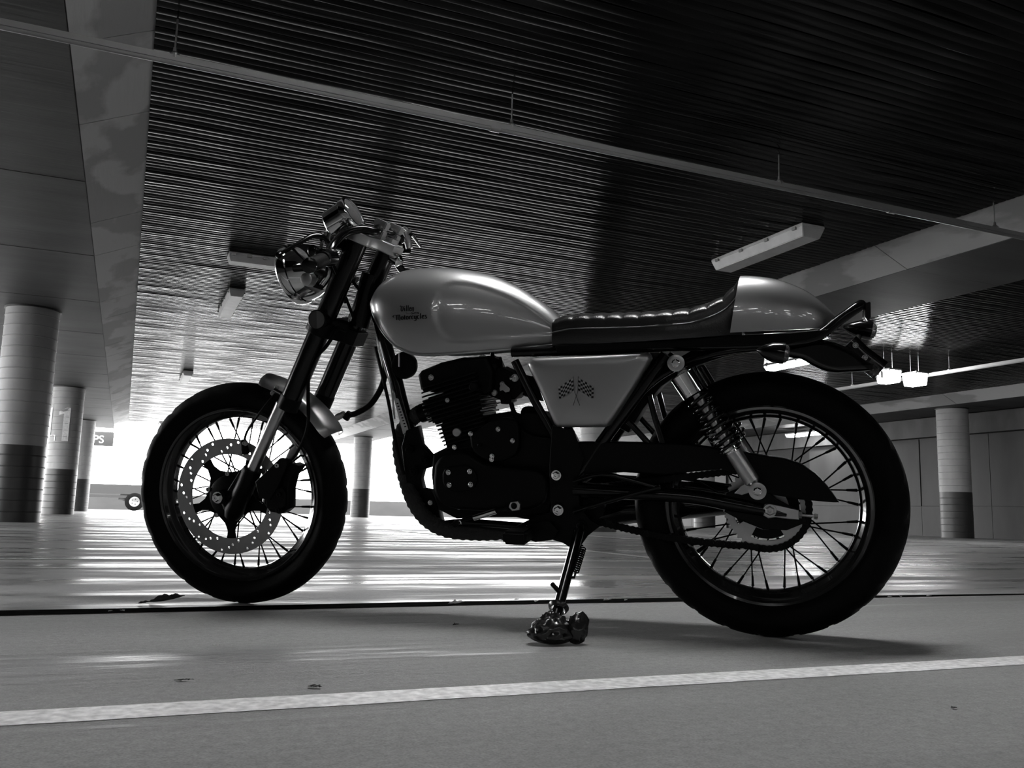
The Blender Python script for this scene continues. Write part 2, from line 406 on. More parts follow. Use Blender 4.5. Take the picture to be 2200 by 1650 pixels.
conduit('cable_conduit', (-4.5, 5.2, 2.79), (11.0, 5.2, 2.79), [(x, 5.2, 2.79) for x in (-2.1, .066, 2.17, 4.391, 6.71, 8.9)],
        'long galvanised conduit on hanger rods crossing above the motorcycle', [(2.05, 5.2, 2.79), (5.52, 5.2, 2.79)])
conduit('cable_conduit', (12.43, 5.0, 2.79), (12.43, 14.9, 2.79), [(12.43, y, 2.79) for y in (6.3, 8.45, 10.61, 12.78, 14.7)],
        'pale conduit on hanger rods beside the bright lamps at right', r=.032)

# ceiling battens
def batten(name, x0, x1, y0, y1, zt, label, lit=False, group=None, m='batten', h=.1):
    cx, cy = (x0 + x1) / 2, (y0 + y1) / 2; root = tag(empty(name, (cx, cy, zt)), label, 'light', group)
    hx, hy = (x1 - x0) / 2, (y1 - y0) / 2; alongy = hy > hx
    box('light_base', -hx, hx, -hy, hy, -.028, .0, M['batten'], root, .004)
    bm = bmesh.new(); t = .75
    lo_, hi_ = -h, -.028
    a = [bm.verts.new(p) for p in ((-hx, -hy, hi_), (hx, -hy, hi_), (hx, hy, hi_), (-hx, hy, hi_))]
    kx, ky = (t, .96) if alongy else (.93, t)
    b = [bm.verts.new(p) for p in ((-hx * kx, -hy * ky, lo_), (hx * kx, -hy * ky, lo_), (hx * kx, hy * ky, lo_), (-hx * kx, hy * ky, lo_))]
    for k in range(4): bm.faces.new((a[k], a[(k + 1) % 4], b[(k + 1) % 4], b[k]))
    bm.faces.new(a[::-1]); bm.faces.new(b)
    bmesh.ops.bevel(bm, geom=bm.edges[:], offset=.006, segments=2, affect='EDGES')
    bm_obj('diffuser', bm, M[m], root, 40)
    for k in range(4):                               # clips along both long edges
        for s in (-1, 1):
            q = (k / 3 * 1.7 - .85)
            if alongy: box('clip', s * hx - .012, s * hx + .012, q * hy - .025, q * hy + .025, -.046, -.018, M['steel'], root)
            else: box('clip', q * hx - .025, q * hx + .025, s * hy - .012, s * hy + .012, -.046, -.018, M['steel'], root)
    return root
batten('ceiling_light', 5.63, 5.90, 6.36, 7.78, DZ, 'unlit ceiling batten above the seat hump', h=.12)
batten('ceiling_light', 1.03, 1.23, 11.7, 13.25, DZ, 'short looking unlit batten pointing away, left of the headlight')
batten('ceiling_light', .85, 1.46, 9.98, 10.2, DZ, 'crosswise unlit batten touching the clutch lever tip')
batten('ceiling_light', .93, 1.13, 19.6, 21.0, DZ, 'small far batten above the front tyre')
batten('ceiling_light', .80, 1.20, 28.4, 29.6, 2.72, 'dark far batten low beside the front tyre top')
# lit ones
batten('ceiling_light', 10.42, 10.66, 11.5, 12.85, DZ, 'blazing lit batten under the tail just above the rear tyre', True, m='litfar')
batten('ceiling_light', 17.1, 17.35, 18.9, 20.2, 2.72, 'lit batten glowing through the top right of the rear wheel', True, m='litfar')
for (x, lab) in ((11.28, 'left of the two lamps blazing below the tail light'), (11.86, 'right of the two lamps blazing below the tail light')):
    rt = batten('hanging_light', x - .13, x + .13, 10.65, 10.95, 2.76, lab, True, m='litfar', h=.22)
    for dx in (-.09, .09): tube('hanger_rod', [(dx, 0, 0), (dx, 0, DZ - 2.76)], .006, M['steel'], rt, 6)
# lit battens out of view: behind the camera (mirrored in the tank), over the bike, at right
for k, (x, y, al) in enumerate(((1.3, 2.0, 0), (-4.0, -3.4, 0), (-4.0, -6.5, 0), (1.0, -8.0, 0), (-2.2, -9.4, 0), (1.0, -11.5, 0), (1.0, -15, 0), (5.6, -6.0, 0), (5.6, -10, 0), (5.6, -15, 0),
                               (-6.5, -7.0, 0), (-6.5, -12, 0), (-6.5, -17, 0), (-4, -14, 0), (-4, -19, 0), (1.0, -19, 0), (11, -7, 0), (11, -13, 0), (15.2, 8.6, 1), (14, -3, 0), (14, -10, 0))):  # the lengthwise one, right of view, is added to light the right column's edge
    hx, hy = (.62, .11) if al == 0 else (.11, .62)
    batten('ceiling_light', x - hx, x + hx, y - hy, y + hy, DZ, 'lit ceiling batten out of view, there to light the scene', True, 'lit battens out of view', ('lit' if al == 0 else 'litfar') if k else 'litnear')

# ================================================================ THE MOTORCYCLE
# local frame: x forward, y to its left side (towards the camera), z up; it leans 10 degrees on its side stand
BO = Vector((1.48854, 1.82862, 0)); BF = Vector((-.76242, .64709, 0)); BL = Vector((-.63713, -.75069, -.17473)); BU = Vector((-.11306, -.13322, .98462))
bike = tag(empty('motorcycle'), 'silver and black cafe racer motorcycle leaning on its side stand', 'motorcycle')
bike.matrix_world = Matrix(((BF.x, BL.x, BU.x, BO.x), (BF.y, BL.y, BU.y, BO.y), (BF.z, BL.z, BU.z, BO.z), (0, 0, 0, 1)))
FPX = 1920.
def S(px, py, lat=0.):
    """point of the bike, lat metres left of its centre plane, that the photo shows at (px, py)"""
    r = CF + CR * ((px - 1100) / FPX) + CU * ((825 - py) / FPX)
    t = (lat - (CAM - BO).dot(BL)) / r.dot(BL); p = CAM + r * t - BO
    return Vector((p.dot(BF), lat, p.dot(BU)))
def SS(pts, lat=0.): return [S(p[0], p[1], p[2] if len(p) > 2 else lat) for p in pts]
def btube(name, pts, r, m, lat=0., parent=None, k=0, res=12, sq=1.):
    return tube(name, SS(pts, lat), r, M[m], parent or bike, res, k, sq=sq)
def plate(name, pts, lat, th, m, holes=(), bev=.0015, parent=None, k=0, smooth=35):
    """flat part parallel to the wheels, outline read at its outer face; th metres thick inwards"""
    q = SS(pts, lat)
    if k: q = spline(q + [q[0]], k)[:-1]
    me = outline_mesh(name, [(p.x, p.z) for p in q], holes, th / 2, bev)
    for v in me.vertices: v.co = (v.co.x, lat - th / 2 - v.co.z, v.co.y)
    return link(name, me, M[m], parent or bike, smooth)
def bolt(name, px, py, lat, r=.008, h=.007, m='chrome', parent=None, hexa=True, ax=(0, 1, 0)):
    c = S(px, py, lat); bm = bmesh.new()
    lathe_bm(bm, c, ax, [(-.004, r * 1.35), (0, r * 1.35), (.001, r * 1.3)], 20)
    lathe_bm(bm, c, ax, [(0, r), (h * .8, r), (h, r * .75), (h, r * .35), (h * .5, r * .3), (h * .5, 0)], 6 if hexa else 20)
    return bm_obj(name, bm, M[m], parent or bike, 30)
Y = Vector((0, 1, 0))
STEER = .0736
FWc = Vector((1.4823, 0, .3255)); RWc = Vector((0, 0, .3251))

# ---- wheels
def tyre_mesh(name, R0, hw, Rb, tread):
    prof = [(Rb - .004, hw * .60), (Rb + .004, hw * .70), (Rb + .012, hw * .80), (Rb + (R0 - Rb) * .36, hw * .97), (Rb + (R0 - Rb) * .52, hw * 1.0), (Rb + (R0 - Rb) * .70, hw * .93),
            (R0 - .013, hw * .76), (R0 - .006, hw * .54), (R0 - .0022, hw * .32), (R0 - .0004, hw * .12)]
    prof = prof + [(r, -y) for r, y in prof[::-1]]; n = 216; bm = bmesh.new(); rows = []
    for i in range(n):
        a = 2 * PI * i / n; row = []
        for j, (r, y) in enumerate(prof):
            jj = min(j, len(prof) - 1 - j); d = 0
            if jj >= 5:
                ph = (i + (j if j < 10 else 19 - j) * 1 + (4 if j >= 10 else 0)) % 9
                if ph in (0, 1) and jj <= 8: d = tread
                if jj == 5 and ph in (0, 1, 2): d = tread * .9
            row.append(bm.verts.new(((r - d) * math.cos(a), y, (r - d) * math.sin(a))))
        rows.append(row)
    for i in range(n):
        A, B = rows[i], rows[(i + 1) % n]
        for j in range(len(prof) - 1): bm.faces.new((A[j], A[j + 1], B[j + 1], B[j]))
        bm.faces.new((A[-1], A[0], B[0], B[-1]))
    return bm
def wheel(name, ctr, steer, R0, hw, Rlip, Rin, hub_r, hubw, label):
    bm = tyre_mesh(name, R0, hw, Rlip, .0045)
    t = bm_obj(name, bm, M['tyre'], bike, 40); t['label'] = label
    t.location = ctr; t.rotation_euler = (0, 0, steer)
    w = hw * .62
    # rim: deep channel, rolled lips
    prof = [(w + .004, Rlip), (w + .006, Rlip - .004), (w + .004, Rlip - .010), (w - .002, Rlip - .014), (w - .006, Rlip - .020), (.016, Rin + .006), (.012, Rin + .001), (0, Rin)]
    prof = prof + [(-a, b) for a, b in prof[-2::-1]]
    prof += [(-w - .001, Rlip + .002), (w + .001, Rlip + .002)]
    rim = lathe('rim', (0, 0, 0), (0, 1, 0), prof, M['rimblack'], t, 96, closed=True, smooth=25)
    hb = lathe('hub', (0, 0, 0), (0, 1, 0), [(-hubw - .012, .03), (-hubw - .01, hub_r * .8), (-hubw, hub_r), (-hubw + .006, hub_r), (-hubw + .010, hub_r * .72), (hubw - .010, hub_r * .72), (hubw - .006, hub_r), (hubw, hub_r), (hubw + .01, hub_r * .8), (hubw + .012, .03)], M['satin'], t, 40)
    # 36 spokes crossed in pairs
    n = 36; mesh = None
    for i in range(n):
        side = 1 if i % 2 else -1; lead = 1 if (i // 2) % 2 else -1
        ang = 2 * PI * i / n
        key = (side, lead)
        if mesh is None: mesh = {}
        if key not in mesh:
            b = bmesh.new()
            p1 = Vector((Rin + .002, side * .006, 0)); a0 = -lead * R(52)
            p0 = Vector((hub_r * .9 * math.cos(a0), side * (hubw - .003), hub_r * .9 * math.sin(a0)))
            tube_bm(b, [p0, p1], .0020, 6); d = (p0 - p1).normalized()
            tube_bm(b, [p1 + d * .004, p1 + d * .010, p1 + d * .028, p1 + d * .030], [.0040, .0034, .0030, .0020], 8)
            bmesh.ops.recalc_face_normals(b, faces=b.faces); me = bpy.data.meshes.new('spoke'); b.to_mesh(me); b.free(); me.materials.append(M['satin']); me.shade_smooth(); me.set_sharp_from_angle(angle=R(40)); mesh[key] = me
        o = bpy.data.objects.new('spoke', mesh[key]); COL.objects.link(o); o.parent = t; o.rotation_euler = (0, ang, 0)
    return t
fw = wheel('front_wheel', FWc, STEER, .3248, .053, .2545, .2215, .042, .052, 'front wheel with drilled brake disc')
rw = wheel('rear_wheel', RWc, 0, .3242, .066, .2445, .2125, .055, .050, 'rear wheel with chain sprocket')
# valve stem on the rear rim
v0 = Vector((.170, .0, -.125))
tube('valve_stem', [v0, v0 * .86, v0 * .74], [.005, .0045, .006], M['rubber'], rw, 8)

# front disc, carrier, bolts (all turn with the wheel)
def disc_plate(name, ro, ri, holes, lat, th, m, parent, lobes=None):
    outer = circ(0, 0, ro, 120); inner = circ(0, 0, ri, 96)
    if lobes: inner = [(x * (1 + lobes[1] * (1 if math.cos(lobes[0] * math.atan2(y, x)) > .3 else 0)), y * (1 + lobes[1] * (1 if math.cos(lobes[0] * math.atan2(y, x)) > .3 else 0))) for x, y in inner]
    me = outline_mesh(name, outer, [inner] + holes, th / 2, .0006)
    for v in me.vertices: v.co = (v.co.x, lat - v.co.z, v.co.y)
    return link(name, me, M[m], parent, 35)
hl = []
for g in range(12):
    for k, rr in enumerate((.130, .139, .148, .157)):
        a = 2 * PI * (g / 12) + (k - 1.5) * .115 + (.03 if k % 2 else 0)
        hl.append(circ(rr * math.cos(a), rr * math.sin(a), .0041, 10))
disc_plate('brake_disc', .166, .121, hl, .072, .0045, 'disc', fw)
arms = []
for k in range(5):
    a = 2 * PI * k / 5 + R(-90)
    for da, r in ((-.50, .070), (-.22, .080), (-.105, .100), (-.115, .127), (.115, .127), (.105, .100), (.22, .080), (.50, .070)):
        arms.append((r * math.cos(a + da), r * math.sin(a + da)))
me = outline_mesh('disc_carrier', arms, [circ(0, 0, .03, 24)], .0035, .0008)
for v in me.vertices: v.co = (v.co.x, .070 - v.co.z, v.co.y)
link('disc_carrier', me, M['satin'], fw, 35)
lathe('disc_boss', (0, .066, 0), (0, 1, 0), [(0, .062), (.014, .060), (.018, .052), (.020, .02)], M['satin'], fw, 40)
for k in range(5):
    a = 2 * PI * (k + .5) / 5 + R(-90)
    b = bmesh.new(); lathe_bm(b, (.066 * math.cos(a), .078, .066 * math.sin(a)), (0, 1, 0), [(0, .0068), (.006, .0066), (.006, .0035), (.002, .003), (.002, 0)], 12)
    bm_obj('disc_bolt', b, M['alu'], fw, 30)

# ---- fork
def axis_pts(pxs, lat): return SS(pxs, lat)
for s, tag_ in ((1, 'near'), (-1, 'far')):
    L = .095 * s
    top = S(776, 500, .095); low = S(618, 874, .095)          # the far leg is the mirror image of the near leg
    ax = (low - top).normalized()
    bot = S(497, 1112, .095); st0 = low; st1 = S(543, 1008, .095)
    sh = lambda p: Vector((p.x, L, p.z))
    tube('fork_tube', [sh(top), sh(low)], .0285, M['tube'], bike, 24)
    tube('fork_collar', [sh(low - ax * .03), sh(low + ax * .006)], .0300, M['satin'], bike, 24)
    sp0 = S(606, 868, .095); tube('fork_stanchion', [sh(sp0), sh(st1 + ax * .02)], .0172, M['alu'], bike, 24)
    tube('fork_slider', [sh(st1), sh(st1 + ax * .006), sh(st1 + ax * .05), sh(bot - ax * .02), sh(bot)], [.0255, .027, .0265, .027, .020], M['satin'], bike, 24)
    # axle lug
    c = S(478, 1067, .1) ; c.y = L
    tube('axle_lug', [Vector((c.x, L - .02 * 1, c.z)), Vector((c.x, L + .02 * 1, c.z))], .020, M['satin'], bike, 20)
    mid = sh(low.lerp(bot, .78)); tube('axle_bracket', [mid, Vector((c.x, L, c.z)), sh(bot - ax * .01)], [.017, .018, .016], M['satin'], bike, 12)
bolt('front_axle_bolt', 467, 1069, .118, .0125, .010, 'chrome')
tube('front_axle', [FWc + Vector((-.012, -.10, 0)), FWc + Vector((.004, .12, 0))], .009, M['alu'], bike, 14)
# yokes
def fork_axis_at(t):   # t metres down the steering axis from the top clamp
    return None
ST = S(776, 500, .095); SL = S(618, 874, .095); FA = (SL - ST).normalized(); FN = Vector((FA.z, 0, -FA.x))   # FN points rearwards-up across the fork
if FN.x > 0: FN = -FN
def yoke(name, c, outline, th, m, holes=()):
    """plate square to the fork; outline in (across y, back) coordinates"""
    me = outline_mesh(name, outline, holes, th / 2, .004, 3)
    for v in me.vertices:
        y, b, z = v.co; v.co = c + Y * y + FN * b - FA * z
    return link(name, me, M[m], bike, 40)
def fork_c(px, py): p = S(px, py, .095); return Vector((p.x, 0, p.z))
oval = lambda: ([( .095 + .037 * math.cos(a), .036 * math.sin(a)) for a in [R(t) for t in range(-100, 101, 10)]]
                + [(.05, .048), (.032, .075), (-.032, .075), (-.05, .048)]
                + [(-.095 - .037 * math.cos(a), .036 * math.sin(a)) for a in [R(t) for t in range(100, -101, -10)]]
                + [(-.05, -.026), (0, -.02), (.05, -.026)])
c_top = ST + FA * .012; c_top = Vector((c_top.x, 0, c_top.z))
yoke('top_yoke', c_top, oval(), .030, 'alu')
c_low = fork_c(690, 702)
yoke('lower_yoke', c_low, [(x, y * 1.05) for x, y in oval()], .044, 'satin')
for s in (1, -1):
    lathe('fork_cap', Vector((c_top.x, .095 * s, c_top.z)) - FA * .015, -FA, [(0, .021), (.008, .021), (.012, .018), (.012, .010), (.020, .009), (.020, 0)], M['alu'], bike, 20)
tube('steering_stem', [c_top + FN * .045, c_low + FN * .045], .024, M['tube'], bike, 20)
lathe('stem_nut', c_top + FN * .045 - FA * .016, -FA, [(0, .02), (.012, .02), (.014, .012), (.014, 0)], M['chrome'], bike, 6)
lathe('ignition_lock', c_top + FN * .075 + Y * .0 - FA * (-.020), FN, [(-.01, .017), (.014, .017), (.02, .010), (.026, .006), (.026, 0)], M['chrome'], bike, 18)
# bar risers
for s in (1, -1):
    q = S(822, 510, .05); q = Vector((q.x, .045 * s, q.z))
    for (a, b, nm) in ((-.005, .026, 'riser_block'), (.0275, .050, 'riser_cap')):
        bm = bmesh.new(); box_bm(bm, -.019, .019, -.015, .015, a, b); bmesh.ops.bevel(bm, geom=bm.edges[:], offset=.003, segments=2, affect='EDGES')
        for v in bm.verts: v.co = c_top + FN * .022 + Y * (.045 * s + v.co.y) + FN * v.co.x - FA * (v.co.z + .014)
        bm_obj(nm, bm, M['alu'], bike, 35)
hb_c = c_top + FN * .022 - FA * .041
# swept-down handlebar: middle runs in the risers, both ends drop forward and out
HBP = [(hb_c.x, 0, hb_c.z), (hb_c.x, .055, hb_c.z)] + [tuple(S(x, y, l)) for x, y, l in ((806, 497, .085), (778, 493, .12), (744, 500, .155), (718, 524, .19), (704, 548, .235), (690, 560, .29), (676, 566, .34))]
def hb(s): return [Vector((x, y * s, z)) for x, y, z in HBP]
pts = hb(-1)[::-1] + hb(1)[1:]
tube('handlebar', pts, .0112, M['black'], bike, 14, 6)
for s in (1, -1):
    a, b = hb(s)[-2], hb(s)[-1]; d = (b - a).normalized()
    tube('grip', [a - d * .02, a, b + d * .03, b + d * .034], [.016, .0185, .0185, .014], M['rubber'], bike, 18)
    lathe('bar_end', b + d * .03, d, [(0, .018), (.006, .0195), (.016, .018), (.020, .010), (.020, 0)], M['black'], bike, 18)
    pc = hb(s)[-3].lerp(a, .5)
    lathe('lever_perch', pc - d * .012, d, [(0, .019), (.03, .019), (.032, .015)], M['satin'], bike, 16)
# levers
if 1:
    p0 = hb(1)[-3]; 
    tube('clutch_lever', [S(706, 520, .22), S(690, 506, .24), S(668, 508, .27), S(640, 524, .31), S(604, 544, .35)], [.009, .010, .0075, .0055, .0055], M['black'], bike, 10, 5, sq=.6)
    lathe('lever_ball', S(599, 548, .355), (0, 1, 0), [(-.008, 0), (-.006, .006), (0, .0085), (.006, .006), (.008, 0)], M['black'], bike, 14)
    tube('front_brake_lever', [S(857, 488, -.22), S(866, 487, -.25), S(884, 503, -.28), S(905, 531, -.32)], [.009, .0085, .006, .005], M['chrome'], bike, 10, 5, sq=.6)
    bm = bmesh.new(); c = S(870, 512, -.2)
    lathe_bm(bm, c - Vector((0, 0, .045)), (0, 0, 1), [(0, .014), (.004, .018), (.05, .02), (.052, .024), (.060, .024), (.062, .018), (.062, 0)], 20)
    bm_obj('master_cylinder', bm, M['satin'], bike, 35)
    lathe('fluid_reservoir', S(879, 520, -.19) - Vector((0, 0, .02)), (.25, 0, 1), [(0, .011), (.04, .012), (.046, .016), (.050, .016), (.052, 0)], M['alu'], bike, 16)
    bolt('perch_bolt', 845, 527, -.12, .006, .006, 'chrome'); bolt('perch_bolt', 856, 526, -.12, .006, .006, 'chrome')
# gauge: chrome cup, glass towards the rider
gd = (S(772, 452, .0) - S(708, 492, .0)).normalized(); gc = S(712, 487, .02)
lathe('gauge_cup', gc, gd, [(-.006, .018), (-.004, .034), (0, .041), (.004, .045), (.056, .0465), (.058, .0495), (.061, .0505), (.076, .0505), (.080, .048), (.080, .044), (.072, .043), (.072, 0)], M['chrome'], bike, 48)
lathe('gauge_glass', gc, gd, [(.076, .0445), (.081, .038), (.085, .022), (.0865, 0)], M['glass'], bike, 40)
tube('gauge_bracket', [gc - gd * .004, S(704, 520, .01), S(722, 545, .0)], [.012, .010, .012], M['black'], bike, 10)
# second small lamp bowl beside the gauge
ic = S(722, 519, .12)
lathe('warning_lamp_cup', ic, (.35, .75, .35), [(-.03, .006), (-.02, .018), (0, .024), (.004, .026), (.008, .025), (.008, .021)], M['black'], bike, 28)
lathe('warning_lamp_lens', ic, (.35, .75, .35), [(.006, .021), (.014, .017), (.018, .009), (.019, 0)], M['chrome'], bike, 24)
# loops of cable in front of the headstock
for k, pts in enumerate(([(700, 500, .12), (690, 530, .16), (700, 560, .16), (718, 585, .12), (735, 620, .06), (762, 690, .02)],
                         [(708, 505, .14), (704, 540, .18), (716, 570, .15), (728, 600, .10), (742, 650, .05)],
                         [(744, 500, .1), (760, 520, .12), (752, 548, .10), (738, 570, .06), (730, 600, .04)],
                         [(690, 515, .20), (660, 512, .16), (630, 530, .06), (625, 545, .02)],
                         [(720, 500, .05), (745, 505, .1), (765, 525, .06), (765, 560, .02)],
                         [(735, 575, .09), (770, 620, .03), (800, 650, -.02), (815, 690, -.04)])):
    btube('control_cable', pts, .0045, 'rubber', k=6, res=8)
# headlamp
hc = S(659, 583, 0); ha = Vector((.97, 0, -.25)).normalized()
lathe('headlamp_bowl', hc, ha, [(-.088, 0), (-.084, .018), (-.070, .042), (-.045, .064), (-.012, .0785), (.018, .082), (.020, .086), (.026, .0875), (.044, .087), (.050, .083), (.050, .078)], M['chrome'], bike, 56)
lathe('headlamp_lens', hc, ha, [(.046, .079), (.056, .070), (.064, .045), (.067, .02), (.0675, 0)], M['glass'], bike, 48)
lathe('headlamp_side_boss', S(659, 600, .078), (0, 1, 0), [(-.02, .02), (.004, .018), (.006, .012), (.006, 0)], M['alu'], bike, 20)
for s in (1, -1):
    e = S(642, 604, .09)
    tube('headlamp_ear', [Vector((hc.x - .01, .084 * s, hc.z)), Vector((hc.x - .06, .092 * s, hc.z + .0)), Vector((S(700, 590, .09).x, .095 * s, S(700, 590, .09).z))], .010, M['satin'], bike, 10)
# lever boot and switchgear near the bars
lathe('switch_pod', S(700, 553, .25), (.1, 1, -.1), [(-.03, .012), (-.026, .022), (-.0, .023), (.02, .022), (.024, .016), (.024, 0)], M['black'], bike, 24)
lathe('mirror_stub', S(676, 539, .22), (0, 1, 0), [(-.01, .014), (.01, .015), (.014, .008), (.014, 0)], M['black'], bike, 18)
# fork reflector
rc = S(683, 687, .145)
lathe('reflector_cup', rc, (0, 1, 0), [(-.055, .012), (-.05, .020), (-.01, .0225), (0, .0265), (.006, .0265), (.008, .024), (.006, .0235)], M['satin'], bike, 32)
for s_, nm in ((1, 'reflector_half'), (-1, 'reflector_half')):
    bm = bmesh.new(); c = bm.verts.new(rc + Vector((0, .0065, 0))); 
    ring = [bm.verts.new(rc + Vector((s_ * .0235 * math.sin(a), .0065, .0235 * math.cos(a)))) for a in [PI * t / 16 for t in range(17)]]
    r2 = [bm.verts.new(v.co + Vector((0, -.004, 0))) for v in ring]
    for a, b in zip(ring[:-1], ring[1:]): bm.faces.new((c, a, b))
    for a, b, d, e in zip(ring[:-1], ring[1:], r2[1:], r2[:-1]): bm.faces.new((a, b, d, e))
    bm_obj(nm, bm, mat('reflector_tint', .06 if s_ > 0 else .11, .25), bike)
btube('reflector_stalk', [(700, 692, .10), (745, 702, .06)], .016, 'satin')

# ---- front mudguard: arc over the tyre, seen before and behind the fork
def arc_guard(name, ctr, rad, a0, a1, hw, crown, m, n=24, th=.0025, steer=0.):
    bm = bmesh.new(); rows = []
    for i in range(n + 1):
        a = a0 + (a1 - a0) * i / n; row = []
        for j in range(13):
            t = (j / 12 - .5) * 2; r = rad - crown * t * t - (.012 if abs(t) > .95 else 0)
            wv = hw * t * (1 - .25 * max(0, (abs(i / n - .5) * 2 - .8) / .2) ** 2)
            p = Vector((r * math.cos(a), wv, r * math.sin(a))); p = Matrix.Rotation(steer, 4, 'Z') @ p
            row.append(bm.verts.new(p + ctr))
        rows.append(row)
    for A, B in zip(rows[:-1], rows[1:]):
        for j in range(12): bm.faces.new((A[j], A[j + 1], B[j + 1], B[j]))
    bmesh.ops.recalc_face_normals(bm, faces=bm.faces)
    bmesh.ops.solidify(bm, geom=bm.faces[:], thickness=th)
    return bm_obj(name, bm, M[m], bike, 40)
def wang(px, py, lat, c=FWc): p = S(px, py, lat) - c; return math.atan2(p.z, p.x), math.hypot(p.x, p.z)
a0, _ = wang(560, 815, .03); a1, _ = wang(738, 910, .05)
arc_guard('front_mudguard', FWc, .362, a0, a1, .067, .020, 'alu', 30, steer=STEER)
for (px, py) in ((594, 832), (585, 845)): bolt('mudguard_bolt', px, py, .062, .005, .005, 'alu')
btube('mudguard_stay', [(590, 838, .068), (612, 850, .085)], .006, 'satin')

# ---- caliper
plate('caliper_body', [(572, 1040), (580, 1012), (596, 995), (608, 988), (612, 1000), (628, 996), (642, 1002), (626, 1022), (619, 1050), (618, 1094), (606, 1104), (580, 1100), (566, 1082)], .112, .045, 'satin', bev=.004)
plate('caliper_bracket', [(548, 1035), (575, 1010), (600, 985), (615, 985), (616, 1000), (600, 1040), (580, 1075), (556, 1070)], .128, .010, 'satin', bev=.002)
for (px, py, m) in ((597, 1000, 'alu'), (601, 1062, 'satin'), (599, 1096, 'satin')): bolt('caliper_bolt', px, py, .122, .0075, .007, m)
plate('caliper_cover', [(570, 1055), (606, 1048), (613, 1060), (612, 1088), (598, 1097), (572, 1092)], .124, .012, 'satin', bev=.003)
plate('fork_side_brace', [(515, 1010), (535, 1000), (528, 1030), (508, 1060), (492, 1080), (486, 1100), (478, 1092), (484, 1060)], .100, .02, 'satin', bev=.003)
# hoses
btube('brake_hose', [(603, 998, .12), (628, 985, .12), (652, 945, .11), (662, 905, .10), (662, 850, .10), (664, 800, .10), (676, 770, .10), (700, 745, .10), (720, 715, .10), (738, 690, .06)], .0052, 'rubber', k=6, res=8)
btube('speedometer_cable', [(524, 950, .09), (532, 925, .10), (556, 890, .11), (575, 865, .10), (592, 846, .09)], .0035, 'rubber', k=5, res=8)
tube('cable_drive', [S(527, 975, .085), S(523, 945, .09)], [.013, .009], M['satin'], bike, 10)
bolt('banjo_bolt', 526, 952, .095, .006, .006, 'alu')
btube('clutch_cable', [(742, 893, -.06), (765, 888, -.07), (795, 870, -.07), (818, 835, -.07), (827, 800, -.07), (824, 760, -.05), (812, 728, -.03)], .0085, 'rubber', k=6, res=10)
btube('cable_adjuster', [(724, 897, -.06), (740, 889, -.06)], [.010, .009], 'alu')
btube('cable_nut', [(742, 900, -.06), (752, 886, -.06)], [.011, .009], 'rubber', res=6)
btube('frame_cable', [(806, 745, .03), (820, 800, .035), (836, 870, .035), (846, 930, .035), (858, 985, .04), (868, 1020, .045)], .0050, 'rubber', k=6, res=8)
btube('frame_cable', [(808, 722, .02), (826, 790, .03), (840, 830, .035), (848, 900, .03)], .0028, 'alu', k=6, res=8)

# ---- frame
btube('head_tube', [(800, 590, .0), (770, 700, .0)], .030, 'tube', res=20)
btube('down_tube', [(800, 640, 0), (822, 715, 0), (836, 765, 0), (850, 811, 0), (862, 860, 0), (880, 927, 0), (890, 965, 0)], .0175, 'tube', k=4, res=18)
plate('engine_cradle_plate', [(872, 925), (897, 915), (905, 955), (929, 983), (925, 1004), (908, 1010), (903, 1030), (908, 1050), (925, 1054), (935, 1075), (950, 1130), (940, 1140), (905, 1118), (880, 1075), (868, 1010), (862, 960)], .030, .03, 'satin', bev=.003)
for (px, py) in ((878, 966), (911, 990), (888, 1013)): bolt('cradle_bolt', px, py, .046, .009, .006, 'satin')
btube('backbone_tube', [(800, 655, 0), (900, 690, 0), (1100, 735, 0), (1380, 740, 0)], .026, 'tube', k=4, res=14)
for s in (1, -1):
    L = .085 * s
    def lr(pts, l=L): return [Vector((q.x, l, q.z)) for q in SS(pts, .085)]
    tube('seat_rail', lr([(1100, 757), (1250, 752), (1420, 744), (1560, 742), (1680, 737), (1752, 724)]) + [Vector((S(1800, 690, .07).x, .07 * s, S(1800, 690, .07).z)), Vector((S(1838, 663, .06).x, .06 * s, S(1838, 663, .06).z)), Vector((S(1850, 655, .03).x, .03 * s, S(1850, 655, .03).z))], .0125, M['tube'], bike, 14, 5)
    tube('front_seat_tube', lr([(1106, 775), (1148, 860), (1198, 950), (1222, 1010)]), .011, M['tube'], bike, 12, 4)
    tube('rear_frame_tube', lr([(1432, 762), (1400, 805), (1345, 880), (1290, 955), (1240, 1030)]), .0155, M['tube'], bike, 14, 4)
    tube('lower_brace', lr([(1238, 1094), (1300, 1075), (1380, 1052), (1422, 1042)], .12 * s), .007, M['tube'], bike, 10, 3)
    tube('upper_brace', lr([(1238, 1030), (1300, 1015), (1370, 1030), (1420, 1044)], .12 * s), .006, M['tube'], bike, 10, 3)
    tube('tail_bow', lr([(1330, 900), (1372, 850), (1425, 805), (1500, 770), (1580, 752), (1640, 747)]), .0085, M['tube'], bike, 12, 4)
    tube('rack_stay', lr([(1395, 850), (1408, 900), (1425, 955)]), .0075, M['tube'], bike, 10, 2)
    tube('rack_stay', lr([(1350, 905), (1400, 960)]), .0075, M['tube'], bike, 10, 2)
plate('pivot_plate', [(1186, 915), (1232, 925), (1255, 985), (1240, 1030), (1246, 1090), (1268, 1118), (1290, 1130), (1262, 1152), (1246, 1175), (1222, 1175), (1198, 1160), (1140, 1150), (1110, 1130), (1150, 1110), (1184, 1100), (1180, 1000)], .105, .012, 'satin', holes=(), bev=.002)
plate('pivot_plate', [(1186, 915), (1232, 925), (1255, 985), (1240, 1030), (1246, 1090), (1268, 1118), (1262, 1152), (1222, 1170), (1150, 1150), (1184, 1100), (1180, 1000)], -.08, .012, 'satin', bev=.002)
